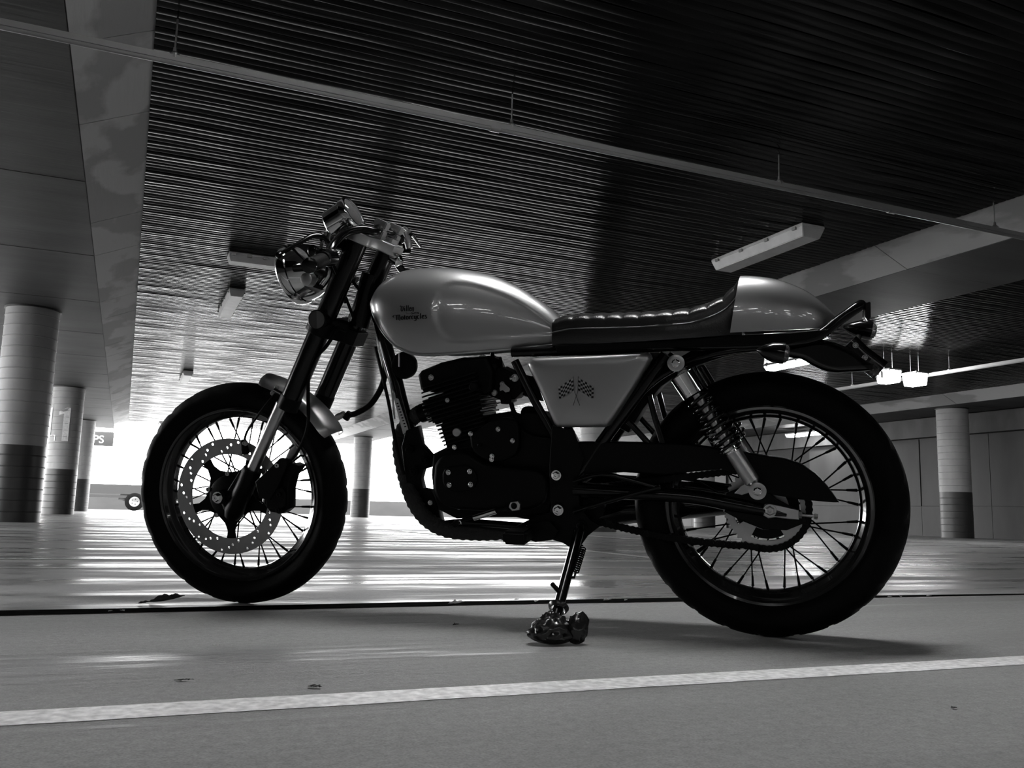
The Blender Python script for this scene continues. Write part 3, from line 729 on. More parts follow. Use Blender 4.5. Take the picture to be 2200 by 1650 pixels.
for (px, py, r) in ((1195, 1021, .0115), (1199, 1096, .0125)):
    c = S(px, py, .106)
    lathe('frame_bolt_washer', c, (0, 1, 0), [(-.002, r * 1.5), (.002, r * 1.5), (.003, r * 1.4), (.003, r * 1.2)], M['satin'], bike, 28)
    bolt('frame_bolt', px, py, .110, r * .85, .008, 'chrome')
bolt('stand_pivot_bolt', 1248, 1131, .11, .012, .008, 'satin')
plate('chain_guard', [(1240, 950), (1320, 950), (1400, 952), (1480, 955), (1550, 964), (1620, 976), (1685, 985), (1722, 998), (1752, 1018), (1778, 1045), (1803, 1080), (1790, 1080), (1720, 1074), (1640, 1060), (1590, 1018), (1550, 1008), (1480, 1015), (1420, 1020), (1340, 1015), (1255, 1020)], .100, .030, 'satin', bev=.004)
# swing arm
for s in (1, -1):
    pts = [S(1232, 1052, .1), S(1350, 1060, .1), S(1480, 1068, .1), S(1580, 1085, .1), S(1690, 1106, .1)]
    tube('swing_arm', [Vector((p.x, .088 * s, p.z)) for p in pts], [.024, .022, .022, .024, .019], M['tube'], bike, 14, 4, sq=.8)
tube('swing_arm_pivot', [Vector((S(1232, 1052, .1).x, -.09, S(1232, 1052, .1).z)), Vector((S(1232, 1052, .1).x, .09, S(1232, 1052, .1).z))], .022, M['tube'], bike, 16)
plate('axle_plate', [(1560, 1060), (1610, 1040), (1640, 1048), (1668, 1072), (1730, 1105), (1735, 1122), (1690, 1140), (1640, 1138), (1590, 1118), (1556, 1100)], .098, .012, 'satin', bev=.003)
q = [(1637, 1092), (1643, 1084), (1652, 1082), (1664, 1084), (1716, 1096), (1717, 1117), (1698, 1116), (1665, 1112), (1650, 1114), (1640, 1108)]
ca = plate('chain_adjuster', q, .106, .008, 'alu', bev=.002)
bolt('rear_axle_nut', 1654, 1097, .107, .0115, .008, 'alu')
btube('adjuster_bolt', [(1712, 1106, .102), (1752, 1109, .102)], .0035, 'alu', res=8)
btube('adjuster_nut', [(1716, 1106, .102), (1723, 1107, .102)], .008, 'alu', res=6)
btube('adjuster_nut', [(1749, 1109, .102), (1757, 1110, .102)], .007, 'chrome', res=6)
# sprocket and chain (rear)
me_out = []
for i in range(43 * 4):
    a = 2 * PI * i / (43 * 4); me_out.append(((.0965 + (.0035 if i % 4 in (1, 2) else -.002)) * math.cos(a), (.0965 + (.0035 if i % 4 in (1, 2) else -.002)) * math.sin(a)))
def kidney(a0, a1, r0, r1): return [(r0 * math.cos(a), r0 * math.sin(a)) for a in [a0 + (a1 - a0) * t / 8 for t in range(9)]] + [(r1 * math.cos(a), r1 * math.sin(a)) for a in [a1 + (a0 - a1) * t / 8 for t in range(9)]]
hol = [kidney(R(k * 90 + 58), R(k * 90 + 118), .052, .078) for k in range(4)]
me = outline_mesh('sprocket', me_out, hol, .003, .0006)
for v in me.vertices: v.co = (v.co.x, .066 - v.co.z, v.co.y)
link('sprocket', me, M['disc'], rw, 30)
lathe('sprocket_carrier', (0, .040, 0), (0, 1, 0), [(0, .072), (.016, .076), (.021, .074), (.023, .03)], M['satin'], rw, 40)
spc = Vector((RWc.x, .066, RWc.z)); fsp = S(1262, 1082, .066); rs, rf_ = .097, .038
d = fsp - spc; D = math.hypot(d.x, d.z); base = math.atan2(d.z, d.x); off = math.acos((rs - rf_) / D)
path = []
A1, A2 = base - off, base + off - 2 * PI            # lower tangent to upper tangent, round the back
for t in range(41): a = A1 + (A2 - A1) * t / 40; path.append(spc + Vector((rs * math.cos(a), 0, rs * math.sin(a))))
pf = [fsp + Vector((rf_ * math.cos(a), 0, rf_ * math.sin(a))) for a in [A2 + 2 * PI + (A1 + 2 * PI - A2 - 2 * PI) * t / 12 for t in range(13)]]
path += pf
def resample(path, step, closed=True):
    P = path + [path[0]]; out = []; acc = 0; need = 0
    for a, b in zip(P[:-1], P[1:]):
        L = (b - a).length
        while need <= acc + L: out.append((a.lerp(b, (need - acc) / L if L else 0), (b - a).normalized())); need += step
        acc += L
    return out
lk = resample(path, .0132); ch = bmesh.new()
sag = lambda p: 0
for i, (p, t) in enumerate(lk):
    n = Vector((-t.z, 0, t.x)); hw_ = .0085 if i % 2 else .0062
    if p.z < spc.z and p.x > .06:                                  # slack lower run hangs
        u_ = (p.x - .03) / (fsp.x - .03); p = p - Vector((0, 0, .012 * math.sin(PI * min(1, max(0, u_)))))
    pts = [(-.0095, 0), (-.0065, .0088), (0, .0066), (.0065, .0088), (.0095, 0), (.0065, -.0088), (0, -.0066), (-.0065, -.0088)]
    A = [ch.verts.new(p + t * a + n * b + Y * hw_) for a, b in pts]; B = [ch.verts.new(p + t * a + n * b - Y * hw_) for a, b in pts]
    ch.faces.new(A); ch.faces.new(B[::-1])
    for k in range(8): ch.faces.new((A[k], B[k], B[(k + 1) % 8], A[(k + 1) % 8]))
cho = bm_obj('drive_chain', ch, M['satin'], bike); cho['kind'] = 'stuff'
lathe('front_sprocket', fsp - Y * .004, (0, 1, 0), [(0, .036), (.008, .036), (.008, .012), (.014, .012), (.014, 0)], M['satin'], bike, 26)

# ---- shock absorbers
for s in (1, -1):
    T = S(1454, 780, .125); Bt = S(1628, 1053, .125); T = Vector((T.x, .125 * s, T.z)); Bt = Vector((Bt.x, .125 * s, Bt.z)); ax = (Bt - T).normalized(); Ls = (Bt - T).length
    sh = lathe('shock_absorber', T, ax, [(Ls * .50, .0125), (Ls * .60, .0125), (Ls * .66, .0125), (Ls * .68, .019), (Ls * .93, .0185), (Ls * .955, .012), (Ls * .97, .010)], M['alu'], bike, 28)
    lathe('shock_rod', T, ax, [(Ls * .15, .0105), (Ls * .67, .0105)], M['alu'], sh, 20)
    lathe('spring_shroud', T, ax, [(Ls * .055, .012), (Ls * .075, .030), (Ls * .085, .0345), (Ls * .095, .034), (Ls * .24, .033), (Ls * .25, .028), (Ls * .25, .012)], M['chrome'], sh, 36)
    lathe('spring_seat', T, ax, [(Ls * .66, .014), (Ls * .665, .027), (Ls * .68, .027), (Ls * .69, .021), (Ls * .70, .021)], M['chrome'], sh, 28)
    fr = frames([T, Bt])[0]; helix = []
    n = 8.3
    for i in range(int(n * 20)):
        t = i / (n * 20); dd = Ls * (.215 + (.665 - .215) * (t ** .88)); a = 2 * PI * n * t
        helix.append(T + ax * dd + fr[1] * (.0285 * math.cos(a)) + fr[2] * (.0285 * math.sin(a)))
    bm = bmesh.new(); tube_bm(bm, helix, .0049, 8); bm_obj('coil_spring', bm, M['black'], sh, 50)
    for P_ in (T, Bt):
        e = lathe('shock_eye', P_ - Y * .014, (0, 1, 0), [(0, .0165), (.028, .0165), (.029, .015)], M['alu'], sh, 30)
        dn = 1 if s > 0 else -1
        lathe('shock_eye_washer', P_ + Y * (.015 * dn), (0, dn, 0), [(0, .020), (.003, .020), (.004, .018), (.004, .011)], M['alu'], sh, 30)
        lathe('shock_bolt', P_ + Y * (.018 * dn), (0, dn, 0), [(0, .011), (.004, .010), (.006, .007), (.006, .003), (.003, .003), (.003, 0)], M['chrome'], sh, 8)
plate('shock_mount_gusset', [(1578, 1060), (1592, 1044), (1608, 1038), (1618, 1046), (1612, 1058), (1594, 1064)], .112, .012, 'disc', bev=.002)

# ---- fuel tank
def interp(tab, x):
    if x <= tab[0][0]: return tab[0][1]
    for (a, va), (b, vb) in zip(tab[:-1], tab[1:]):
        if x <= b:
            t = (x - a) / (b - a); return va + (vb - va) * t
    return tab[-1][1]
def smooth_tab(pts, k=10):
    q = spline([Vector((p[0], p[1], 0)) for p in pts], k); return sorted([(v.x, v.y) for v in q])
TOPp = [(808, 648), (812, 632), (822, 611), (836, 597), (858, 584), (885, 576), (925, 573), (965, 574), (1010, 580), (1060, 593), (1105, 613), (1145, 638), (1178, 663), (1200, 684)]
BOTp = [(808, 654), (812, 668), (818, 688), (830, 712), (848, 736), (868, 751), (895, 760), (935, 761), (1000, 757), (1070, 751), (1140, 743), (1185, 738), (1200, 736)]
top_s = [S(x, y, .035) for x, y in TOPp]; bot_s = [S(x, y, (.03, .04, .06, .08, .095)[i] if i < 5 else .105) for i, (x, y) in enumerate(BOTp)]
ttab = sorted([(p.x, p.z) for p in spline([Vector((q.x, 0, q.z)) for q in top_s], 8)]); btab = sorted([(p.x, p.z) for p in spline([Vector((q.x, 0, q.z)) for q in bot_s], 8)])
nose = S(808, 650, .0); xf = nose.x; xr = S(1201, 710, .05).x
def t_top(x): return interp(ttab, x)
def t_bot(x): return interp(btab, x)
LEN = xf - xr
def t_w(x):
    s = (x - xr) / LEN            # 0 rear, 1 nose
    a = .052 + (.132 - .052) * math.sin(min(1, s / .70) * PI / 2) ** 1.15
    if s > .70: a *= max(0.02, 1 - ((s - .70) / .30) ** 3.4) ** .5
    return a
knee = [S(x, y, .11) for x, y in ((940, 640), (948, 618), (965, 606), (1000, 606), (1050, 620), (1100, 642), (1150, 675), (1183, 702), (1188, 715), (1140, 722), (1060, 728), (990, 733), (962, 728), (945, 705), (937, 670))]
knee2 = [(p.x, p.z) for p in spline(knee + [knee[0]], 4)[:-1]]
def poly_sd(x, z, P):
    d = 1e9; inside = False; n = len(P)
    for i in range(n):
        ax, az = P[i]; bx, bz = P[(i + 1) % n]; ex, ez = bx - ax, bz - az; wx, wz = x - ax, z - az
        t = max(0, min(1, (wx * ex + wz * ez) / (ex * ex + ez * ez + 1e-12))); d = min(d, math.hypot(wx - ex * t, wz - ez * t))
        if (az > z) != (bz > z) and x < (bx - ax) * (z - az) / (bz - az + 1e-15) + ax: inside = not inside
    return d if inside else -d
def knee_dent(x, z):
    s = poly_sd(x, z, knee2); t = max(0, min(1, (s + .001) / .007)); return .0032 * t * t * (3 - 2 * t)
def tank_pt(x, t, dent=True):
    """t 0 = bottom edge, 1 = spine"""
    w_, zt, zb = t_w(x), t_top(x), t_bot(x); zm = zb + (zt - zb) * .36
    if t < .30:
        a = (1 - t / .30) * PI / 2; y = w_ * (.86 + .14 * math.cos(a)); z = zm - (zm - zb) * math.sin(a)
    else:
        a = (t - .30) / .70 * PI / 2; ex = .78; y = w_ * max(0, math.cos(a)) ** ex if a < PI / 2 - 1e-6 else 0; z = zm + (zt - zm) * math.sin(a) ** .98
    if dent: y -= min(y * .5, knee_dent(x, z))
    return Vector((x, y, z))
def tank_side(x, z):
    """lateral position of the left flank at (x, z)"""
    lo_, hi_ = 0., 1.
    for _ in range(26):
        m_ = (lo_ + hi_) / 2
        if tank_pt(x, m_, False).z < z: lo_ = m_
        else: hi_ = m_
    p = tank_pt(x, lo_); return p.y
bm = bmesh.new(); NX, NT = 110, 44; rows = []
for i in range(NX + 1):
    s = i / NX; s = .5 - .5 * math.cos(PI * s) if True else s
    s = min(.9985, max(0.0, s)); x = xr + LEN * s; row = []
    for j in range(NT + 1): row.append(bm.verts.new(tank_pt(x, j / NT)))
    for j in range(NT - 1, -1, -1):
        v = row[j].co; row.append(bm.verts.new((v.x, -v.y, v.z)))
    rows.append(row)
for A, B in zip(rows[:-1], rows[1:]):
    for j in range(len(A) - 1): bm.faces.new((A[j], A[j + 1], B[j + 1], B[j]))
    bm.faces.new((A[-1], A[0], B[0], B[-1]))
bm.faces.new(rows[0]); bm.faces.new(rows[-1][::-1])
tank = bm_obj('fuel_tank', bm, M['silver'], bike, 50); tank['label'] = 'silver teardrop tank with knee recess'
# rolled seam along the bottom edge
for s_ in (1, -1):
    pts = []
    for i in range(60):
        x = xr + LEN * (.01 + .985 * (.5 - .5 * math.cos(PI * i / 59))); p = tank_pt(x, 0, False); pts.append(Vector((x, s_ * (p.y - .001), p.z - .001)))
    bm = bmesh.new(); tube_bm(bm, pts, .0042, 8); bm_obj('tank_seam', bm, M['silver'], tank, 50)
lathe('filler_cap', Vector((xf - .16, 0, t_top(xf - .16) - .014)), (0.02, 0, 1), [(0, .03), (.006, .03), (.009, .026), (.010, .012), (.010, 0)], M['black'], tank, 30)

# lettering on the tank, laid on the flank
G = {  # blackletter strokes: polyline, width
 'V': ([[(-.06, .98), (.08, .84), (.08, .22), (.22, 0), (.40, .22), (.44, .62), (.34, .90)], [(-.16, .84), (-.02, 1.0)]], .55),
 'i': ([[(.1, .62), (.14, .1), (.24, .02)], [(.08, .78), (.16, .86)]], .30), 'l': ([[(.1, 1.02), (.16, .9), (.14, .1), (.24, .02)]], .28),
 'e': ([[(.3, .35), (.12, .38), (.1, .1), (.28, .02), (.38, .14)], [(.12, .38), (.14, .6), (.30, .64), (.32, .38)]], .42),
 'n': ([[(.1, .62), (.12, .02)], [(.12, .5), (.3, .64), (.36, .5), (.36, .02), (.28, -.12)]], .50),
 'M': ([[(-.35, .55), (-.45, .78), (-.2, .95), (.1, .84), (.14, .0)], [(.1, .84), (.36, .94), (.40, .0)], [(.38, .88), (.62, .94), (.66, .05), (.56, -.10)]], .80),
 'o': ([[(.22, .64), (.08, .5), (.08, .14), (.22, .0), (.36, .14), (.36, .5), (.22, .64)]], .46), 't': ([[(.14, .85), (.12, .12), (.24, .0)], [(.0, .64), (.28, .64)]], .30),
 'r': ([[(.1, .62), (.12, .0)], [(.12, .48), (.26, .64), (.34, .54)]], .36), 'c': ([[(.34, .56), (.22, .64), (.09, .5), (.09, .14), (.22, .0), (.34, .1)]], .40),
 'y': ([[(.1, .64), (.1, .16), (.22, .02), (.34, .16)], [(.36, .64), (.34, -.12), (.2, -.34), (-.02, -.26)]], .46),
 's': ([[(.34, .54), (.2, .64), (.1, .5), (.32, .22), (.24, .0), (.06, .08)]], .42),
}
def stroke(bm, pts, wd, place):
    q = spline([Vector((p[0], p[1], 0)) for p in pts], 4); prev = None
    for i, p in enumerate(q):
        d = (q[min(i + 1, len(q) - 1)] - q[max(i - 1, 0)]); d.normalize()
        w_ = wd * (.45 + .75 * abs(d.y)); n = Vector((-d.y, d.x, 0)) * w_ / 2
        cur = (bm.verts.new(place(p + n)), bm.verts.new(place(p - n)))
        if prev: bm.faces.new((prev[0], prev[1], cur[1], cur[0]))
        prev = cur
def word(bm, text, place, wd, track=.02):
    x = 0
    for ch in text:
        st, adv = G[ch]
        for s_ in st: stroke(bm, [(a + x, b) for a, b in s_], wd, place)
        x += adv + track
def on_tank(o_px, right_px, up_h, total):
    o = S(o_px[0], o_px[1], .125); r = S(right_px[0], right_px[1], .125)
    ex = Vector((r.x - o.x, 0, r.z - o.z)) / total; ey = Vector((-ex.z, 0, ex.x)); 
    if ey.z < 0: ey = -ey
    ey = ey.normalized() * up_h
    def f(p):
        q = o + ex * p.x + ey * p.y; y = tank_side(q.x, q.z); return Vector((q.x, y + .0009, q.z))
    return f
def wlen(t): return sum(G[c][1] + .02 for c in t)
bm = bmesh.new()
word(bm, 'Villen', on_tank((863, 669), (892, 668), .0145, wlen('Villen')), .15)
word(bm, 'Motorcycles', on_tank((853, 688), (920, 684), .0135, wlen('Motorcycles')), .155)
pl = on_tank((863, 669), (892, 668), .0145, wlen('Villen'))
stroke(bm, [(.95, -.28), (1.3, -.42), (1.8, -.40), (2.15, -.22)], .10, pl)
stroke(bm, [(2.0, -.62), (2.2, -.45), (2.7, -.30), (3.1, -.32), (3.2, -.48), (2.9, -.55), (2.3, -.5)], .16, pl)
bmesh.ops.solidify(bm, geom=bm.faces[:], thickness=-.0005)
bm_obj('tank_lettering', bm, M['ink'], tank, None)

# ---- seat
SEATT = [(1197, 682), (1206, 679), (1242, 673), (1308, 671), (1379, 669), (1450, 664), (1488, 660), (1523, 650), (1556, 634), (1574, 618), (1588, 599), (1594, 592)]
SEATB = [(1194, 741), (1300, 737), (1400, 732), (1500, 725), (1572, 719)]
st_ = [S(x, y, .03) for x, y in SEATT]; stab = [(p.x, p.z) for p in spline([Vector((q.x, 0, q.z)) for q in st_], 8)]
sb_ = [S(x, y, .11) for x, y in SEATB]; sbt = sorted([(p.x, p.z) for p in sb_])
stab.sort(); sx1 = st_[0].x; sx0 = S(1596, 640, .05).x
# walk along the top line so that the steep end is well sampled
line = spline([Vector((q.x, 0, q.z)) for q in st_], 14)
ribs = [S((x / 4.23 + 1100), (y / 4.23 + 560), .03).x for x, y in ((450, 505), (598, 480), (740, 478), (882, 478), (1030, 474), (1182, 468), (1328, 458), (1478, 450), (1630, 432), (1790, 395), (1935, 325), (2035, 230))]
def rib_h(x):
    h = 0
    for a, b in zip(ribs[:-1], ribs[1:]):
        if b <= x <= a: t = (x - b) / (a - b); return .0062 * (max(0, math.sin(PI * t)) ** .38)
    return .003
def seat_bot(x): return interp(sbt, x)
bm = bmesh.new(); rows = []
for i, p in enumerate(line):
    zt = p.z - .006; n = (line[min(i + 1, len(line) - 1)] - line[max(i - 1, 0)]).normalized(); nrm = Vector((-n.z, 0, n.x)); nrm = nrm if nrm.z > 0 else -nrm
    x = p.x; s = (sx1 - x) / (sx1 - sx0); hw = (.088 + .032 * min(1, s * 1.6)) * (1 - .24 * max(0, (s - .80) / .20)); zb = seat_bot(x) if x > S(1572, 719, .11).x else seat_bot(S(1572, 719, .11).x)
    h = rib_h(x); row = []
    zb_ = min(zb, zt - .02); hgt = max(.012, min(.030, (zt - zb_) * .5))
    for k in range(15):
        a = PI / 2 * k / 14; y = hw * math.sin(a) ** .8 * (1.0); up = (max(0, math.cos(a)) ** .55) if k < 14 else 0
        row.append(Vector((x, y * .985, 0)) + Vector((0, 0, zt - hgt + hgt * up)) + nrm * (h * (math.cos(a) ** .3 if k < 14 else 0)))
    row.append(Vector((x, hw * .985, zt - hgt - .003)))
    row.append(Vector((x, hw, zt - hgt - .006)))
    for t in (.4, .8, 1.0): row.append(Vector((x, hw * (1 + .03 * math.sin(PI * t)), (zt - hgt - .006) * (1 - t) + zb_ * t)))
    full = [bm.verts.new((v.x, v.y, v.z)) for v in row[::-1]] + [bm.verts.new((v.x, -v.y, v.z)) for v in row[1:]]
    rows.append(full)
for A, B in zip(rows[:-1], rows[1:]):
    for j in range(len(A) - 1): bm.faces.new((A[j], A[j + 1], B[j + 1], B[j]))
    bm.faces.new((A[-1], A[0], B[0], B[-1]))
bm.faces.new(rows[0]); bm.faces.new(rows[-1][::-1])
seat = bm_obj('seat', bm, M['leather'], bike, 55); seat['label'] = 'black ribbed leather seat'
for s_ in (1, -1):
    pts = []
    for p in line[::3]:
        s = (sx1 - p.x) / (sx1 - sx0); hw = (.088 + .032 * min(1, s * 1.6)) * (1 - .24 * max(0, (s - .80) / .20)); zt = p.z - .006; zb_ = min(seat_bot(p.x), zt - .02); hgt = max(.012, min(.030, (zt - zb_) * .5))
        pts.append(Vector((p.x, s_ * (hw + .001), zt - hgt - .006)))
    bm = bmesh.new(); tube_bm(bm, pts, .0022, 6); bm_obj('piping', bm, M['cord'], seat, 60)
# lower hem of the seat skirt
plate('seat_pan', [(1192, 742), (1300, 738), (1400, 733), (1500, 727), (1600, 720), (1700, 716), (1780, 707), (1752, 726), (1690, 740), (1560, 745), (1400, 748), (1196, 758)], .105, .21, 'satin', bev=.002)

# ---- tail cowl
CT = [(1590, 592), (1612, 592), (1650, 596), (1690, 606), (1730, 623), (1760, 643), (1785, 666), (1801, 684)]
CB = [(1568, 716), (1620, 713), (1700, 709), (1760, 705), (1785, 700), (1801, 690)]
ct = spline([Vector((p.x, 0, p.z)) for p in [S(x, y, .03) for x, y in CT]], 8); cb = sorted([(p.x, p.z) for p in spline([Vector((q.x, 0, q.z)) for q in [S(x, y, .10) for x, y in CB]], 8)])
cx_top, cx_bot = S(1592, 593, .03).x, S(1569, 716, .12).x; cz_top, cz_bot = ct[0].z, S(1569, 716, .12).z
xe = ct[-1].x; bm = bmesh.new(); rows = []; ctt = sorted([(p.x, p.z) for p in ct])
N_ = 60
for i in range(N_ + 1):
    s = i / N_; row = []
    for j in range(41):
        a = PI * j / 40; lat = math.cos(a); upv = math.sin(a)
        # front edge slants: blend x between slanted front line and the tail point
        xq = cx_top + (xe - cx_top) * s; zt = interp(ctt, xq); zb = interp(cb, xq)
        hw = .128 * max(.0, 1 - s ** 2.3) ** .62 + .002
        y = hw * (abs(lat) ** .62) * (1 if lat > 0 else -1); zz = zb + (zt - zb) * (max(0, upv) ** .78)
        xx = xq + (cx_bot - cx_top) * (1 - s) ** 3 * (1 - (zz - zb) / max(zt - zb, 1e-3))
        row.append(bm.verts.new((xx, y, zz)))
    rows.append(row)
for A, B in zip(rows[:-1], rows[1:]):
    for j in range(40): bm.faces.new((A[j], A[j + 1], B[j + 1], B[j]))
bmesh.ops.recalc_face_normals(bm, faces=bm.faces); bmesh.ops.solidify(bm, geom=bm.faces[:], thickness=.004)
bm_obj('seat_hump', bm, M['silver'], bike, 50)['label'] = 'silver seat hump'

# ---- side panels
def side_panel(s):
    P = SS([(1134, 772), (1150, 768), (1260, 763), (1370, 757), (1388, 757), (1396, 766), (1392, 782), (1352, 848), (1312, 908), (1300, 918), (1285, 920), (1205, 920), (1190, 916), (1180, 900), (1150, 830), (1128, 785)], .13)
    q = [(p.x, p.z) for p in P]; cx = sum(a for a, b in q) / len(q); cz = sum(b for a, b in q) / len(q); q = spline([Vector((a, 0, b)) for a, b in q] + [Vector((q[0][0], 0, q[0][1]))], 5)[:-1]
    bm = bmesh.new(); rings = []
    for k, (sc_, dep) in enumerate(((1.0, .0), (1.0, .010), (.992, .018), (.97, .0255), (.93, .031), (.86, .0345), (.7, .037), (.45, .0385), (.2, .039))):
        rings.append([bm.verts.new((cx + (v.x - cx) * sc_, s * (.092 + dep), cz + (v.z - cz) * sc_)) for v in q])
    for A, B in zip(rings[:-1], rings[1:]):
        n = len(A)
        for j in range(n): bm.faces.new((A[j], A[(j + 1) % n], B[(j + 1) % n], B[j]))
    bm.faces.new(rings[-1]); bm.faces.new(rings[0][::-1])
    return bm_obj('side_panel', bm, M['silver'], bike, 60)
sp = side_panel(1); side_panel(-1)
# crossed chequered flags
def flag(sgn, pivot):
    base = [(0, 0), (0, 1)]
    dark = bmesh.new(); lite = bmesh.new(); pole = bmesh.new()
    o = S(pivot[0], pivot[1], .131)
    lean = R(26) * sgn
    def f(u_, v_, lift):
        # u across from pole, v up the pole; gentle wave
        x = sgn * (.0035 + u_ * .0400); z = .0155 + v_ * .0300 + (-.012 * max(0, u_) ** 1.2) * 1.4 + .0022 * math.sin(u_ * 7) 
        xx = x * math.cos(lean * .55) ; 
        X = xx + sgn * z * .0 ; a = -sgn * .05
        Xr = X * math.cos(a) - z * math.sin(a); Zr = X * math.sin(a) + z * math.cos(a)
        return Vector((o.x - Xr, .1312 + lift, o.z + Zr))
    nu, nv = 7, 6
    for a in range(nu):
        for b in range(nv):
            B_ = lite if (a + b) % 2 else dark
            vs = [B_.verts.new(f((a + i) / nu, (b + j) / nv - .12 * abs(math.sin((a + i) * .8)), .0008)) for i, j in ((0, 0), (1, 0), (1, 1), (0, 1))]
            B_.faces.new(vs)
    bmesh.ops.solidify(dark, geom=dark.faces[:], thickness=.0004); bmesh.ops.solidify(lite, geom=lite.faces[:], thickness=.0004)
    bm_obj('flag_black_squares', dark, M['ink'], sp); bm_obj('flag_white_squares', lite, M['chequer'], sp)
    tube_bm(pole, [f(-.02, 1.15, .0006), f(-.02, -.05, .0006), Vector((o.x + sgn * .0095, .1316, o.z - .022))], .0007, 6)
    bm_obj('flag_pole', pole, M['ink'], sp)
flag(1, (1239, 852)); flag(-1, (1237, 852))

# ---- exhaust
eh = [(918, 880, .0), (900, 888, -.005), (880, 905, -.02), (861, 935, -.03), (860, 975, -.02), (872, 1030, .0), (890, 1078, .05), (918, 1116, .05), (960, 1138, .045), (1020, 1144, .03), (1080, 1143, .01), (1150, 1140, -.03), (1215, 1135, -.08)]
q = spline(SS(eh), 14); rr = [.0205 + .0016 * (1 if (i % 4) < 2 else -.3) for i in range(len(q))]
bm = bmesh.new(); tube_bm(bm, q, rr, 16); bm_obj('exhaust_header', bm, M['wrap'], bike, 30)['label'] = 'heat-wrapped exhaust header'
btube('silencer', [(1230, 1125, -.12), (1320, 1098, -.13), (1430, 1085, -.14), (1560, 1072, -.15), (1600, 1068, -.15)], [.024, .040, .042, .042, .030], 'black', k=3, res=24)

# ---- engine
ea = (S(962, 790, .0) - S(1010, 965, .0)).normalized(); eb = Vector((-ea.z, 0, ea.x));   # eb: across the cylinder, towards the rear
if eb.x > 0: eb = -eb
c0 = S(992, 905, .06); c0 = Vector((c0.x, 0, c0.z))
def fin(name, dist, fw_, bw, hy, th=.0048, m='satin', parent=None):
    """one cooling fin: rounded rectangle square to the cylinder axis"""
    pts = []
    for (x, y) in ((fw_, hy), (-bw, hy), (-bw, -hy), (fw_, -hy)):
        for k in range(4):
            a0_ = {(1, 1): 90, (-1, 1): 180, (-1, -1): 270, (1, -1): 0}[(1 if x > 0 else -1, 1 if y > 0 else -1)]
            pass
    rr_ = .016
    for (cx_, cy_, st0) in ((fw_ - rr_, hy - rr_, 0), (-bw + rr_, hy - rr_, 90), (-bw + rr_, -hy + rr_, 180), (fw_ - rr_, -hy + rr_, 270)):
        for k in range(5): a = R(st0 + k * 22.5); pts.append((cx_ + rr_ * math.cos(a), cy_ + rr_ * math.sin(a)))
    me = outline_mesh(name, pts, [], th / 2, .0008, 1)
    for v in me.vertices: v.co = c0 - eb * v.co.x + Y * v.co.y + ea * (dist + v.co.z)
    return link(name, me, M[m], parent or bike, 40)
def eblock(name, d0, d1, fw_, bw, hy, m='satin', bev=.006, parent=None):
    bm = bmesh.new(); box_bm(bm, -bw, fw_, -hy, hy, d0, d1); bmesh.ops.bevel(bm, geom=bm.edges[:], offset=bev, segments=3, affect='EDGES')
    for v in bm.verts: v.co = c0 - eb * v.co.x + Y * v.co.y + ea * v.co.z
    return bm_obj(name, bm, M[m], parent or bike, 40)
barrel = eblock('cylinder_barrel', -.085, .012, .062, .060, .062)
for k in range(8): fin('cooling_fin', -.070 + k * .0108, .072 - .0012 * (7 - k), .068, .078, parent=barrel)
head = eblock('cylinder_head', .010, .085, .078, .066, .072)
for k in range(9): fin('cooling_fin', .022 + k * .0112, .092 - abs(k - 3) * .002, .082, .088, parent=head)
plate('rocker_cover', [(896, 806), (904, 796), (945, 779), (992, 768), (1046, 766), (1060, 800), (1056, 842), (1040, 850), (908, 842), (902, 836)], .070, .13, 'satin', bev=.010)
bolt('rocker_bolt', 926, 811, .072, .006, .006, 'chrome')
bolt('head_stud', 961, 860, .090, .0045, .004, 'chrome')
lathe('spark_plug_cap', S(1020, 832, .08), (0, 1, .2), [(-.02, .012), (.012, .012), (.016, .008), (.016, 0)], M['rubber'], bike, 16)
lathe('oil_cap', S(981, 929, .098), (0, 1, 0), [(-.012, .0105), (0, .0115), (.002, .010), (.002, 0)], M['alu'], bike, 28)
btube('exhaust_port', [(930, 880, .02), (903, 890, .02)], [.026, .024], 'satin', res=20)
# crankcase: stacked covers
cc = plate('crankcase', [(930, 975), (960, 960), (1010, 940), (1060, 918), (1110, 915), (1145, 935), (1185, 940), (1195, 990), (1192, 1060), (1180, 1105), (1120, 1112), (1040, 1112), (980, 1115), (940, 1095), (930, 1060), (926, 1020)], .075, .15, 'satin', bev=.006)
plate('generator_cover', [(932, 1000), (945, 980), (968, 970), (1000, 972), (1022, 985), (1048, 998), (1100, 1005), (1150, 1010), (1172, 1030), (1170, 1075), (1140, 1095), (1080, 1100), (1020, 1098), (975, 1094), (944, 1080), (930, 1050)], .108, .035, 'satin', bev=.010, k=3)
plate('inspection_cover', [(950, 1018), (958, 1005), (985, 1000), (1010, 1003), (1022, 1018), (1024, 1035), (1014, 1052), (990, 1057), (966, 1054), (952, 1040)], .114, .010, 'satin', bev=.004, k=3)
for (px, py) in ((963, 1015), (1009, 1013), (965, 1042), (1011, 1041)): bolt('cover_bolt', px, py, .114, .0052, .005, 'chrome', hexa=False)
plate('sprocket_cover', [(1008, 935), (1040, 912), (1075, 898), (1108, 905), (1115, 940), (1108, 975), (1075, 992), (1045, 990), (1015, 970)], .100, .03, 'satin', bev=.006, k=3)
for (px, py) in ((1011, 932), (1070, 922), (1057, 980), (1056, 987), (1101, 947), (976, 961), (1031, 860 + 96)): bolt('case_bolt', px, py, .101, .0048, .005, 'chrome' if px != 1031 else 'satin', hexa=False)
for (px, py) in ((924, 1080), (986, 1090), (1042, 1079), (1090, 1084)): bolt('case_bolt', px, py, .09, .0048, .005, 'alu', hexa=False)
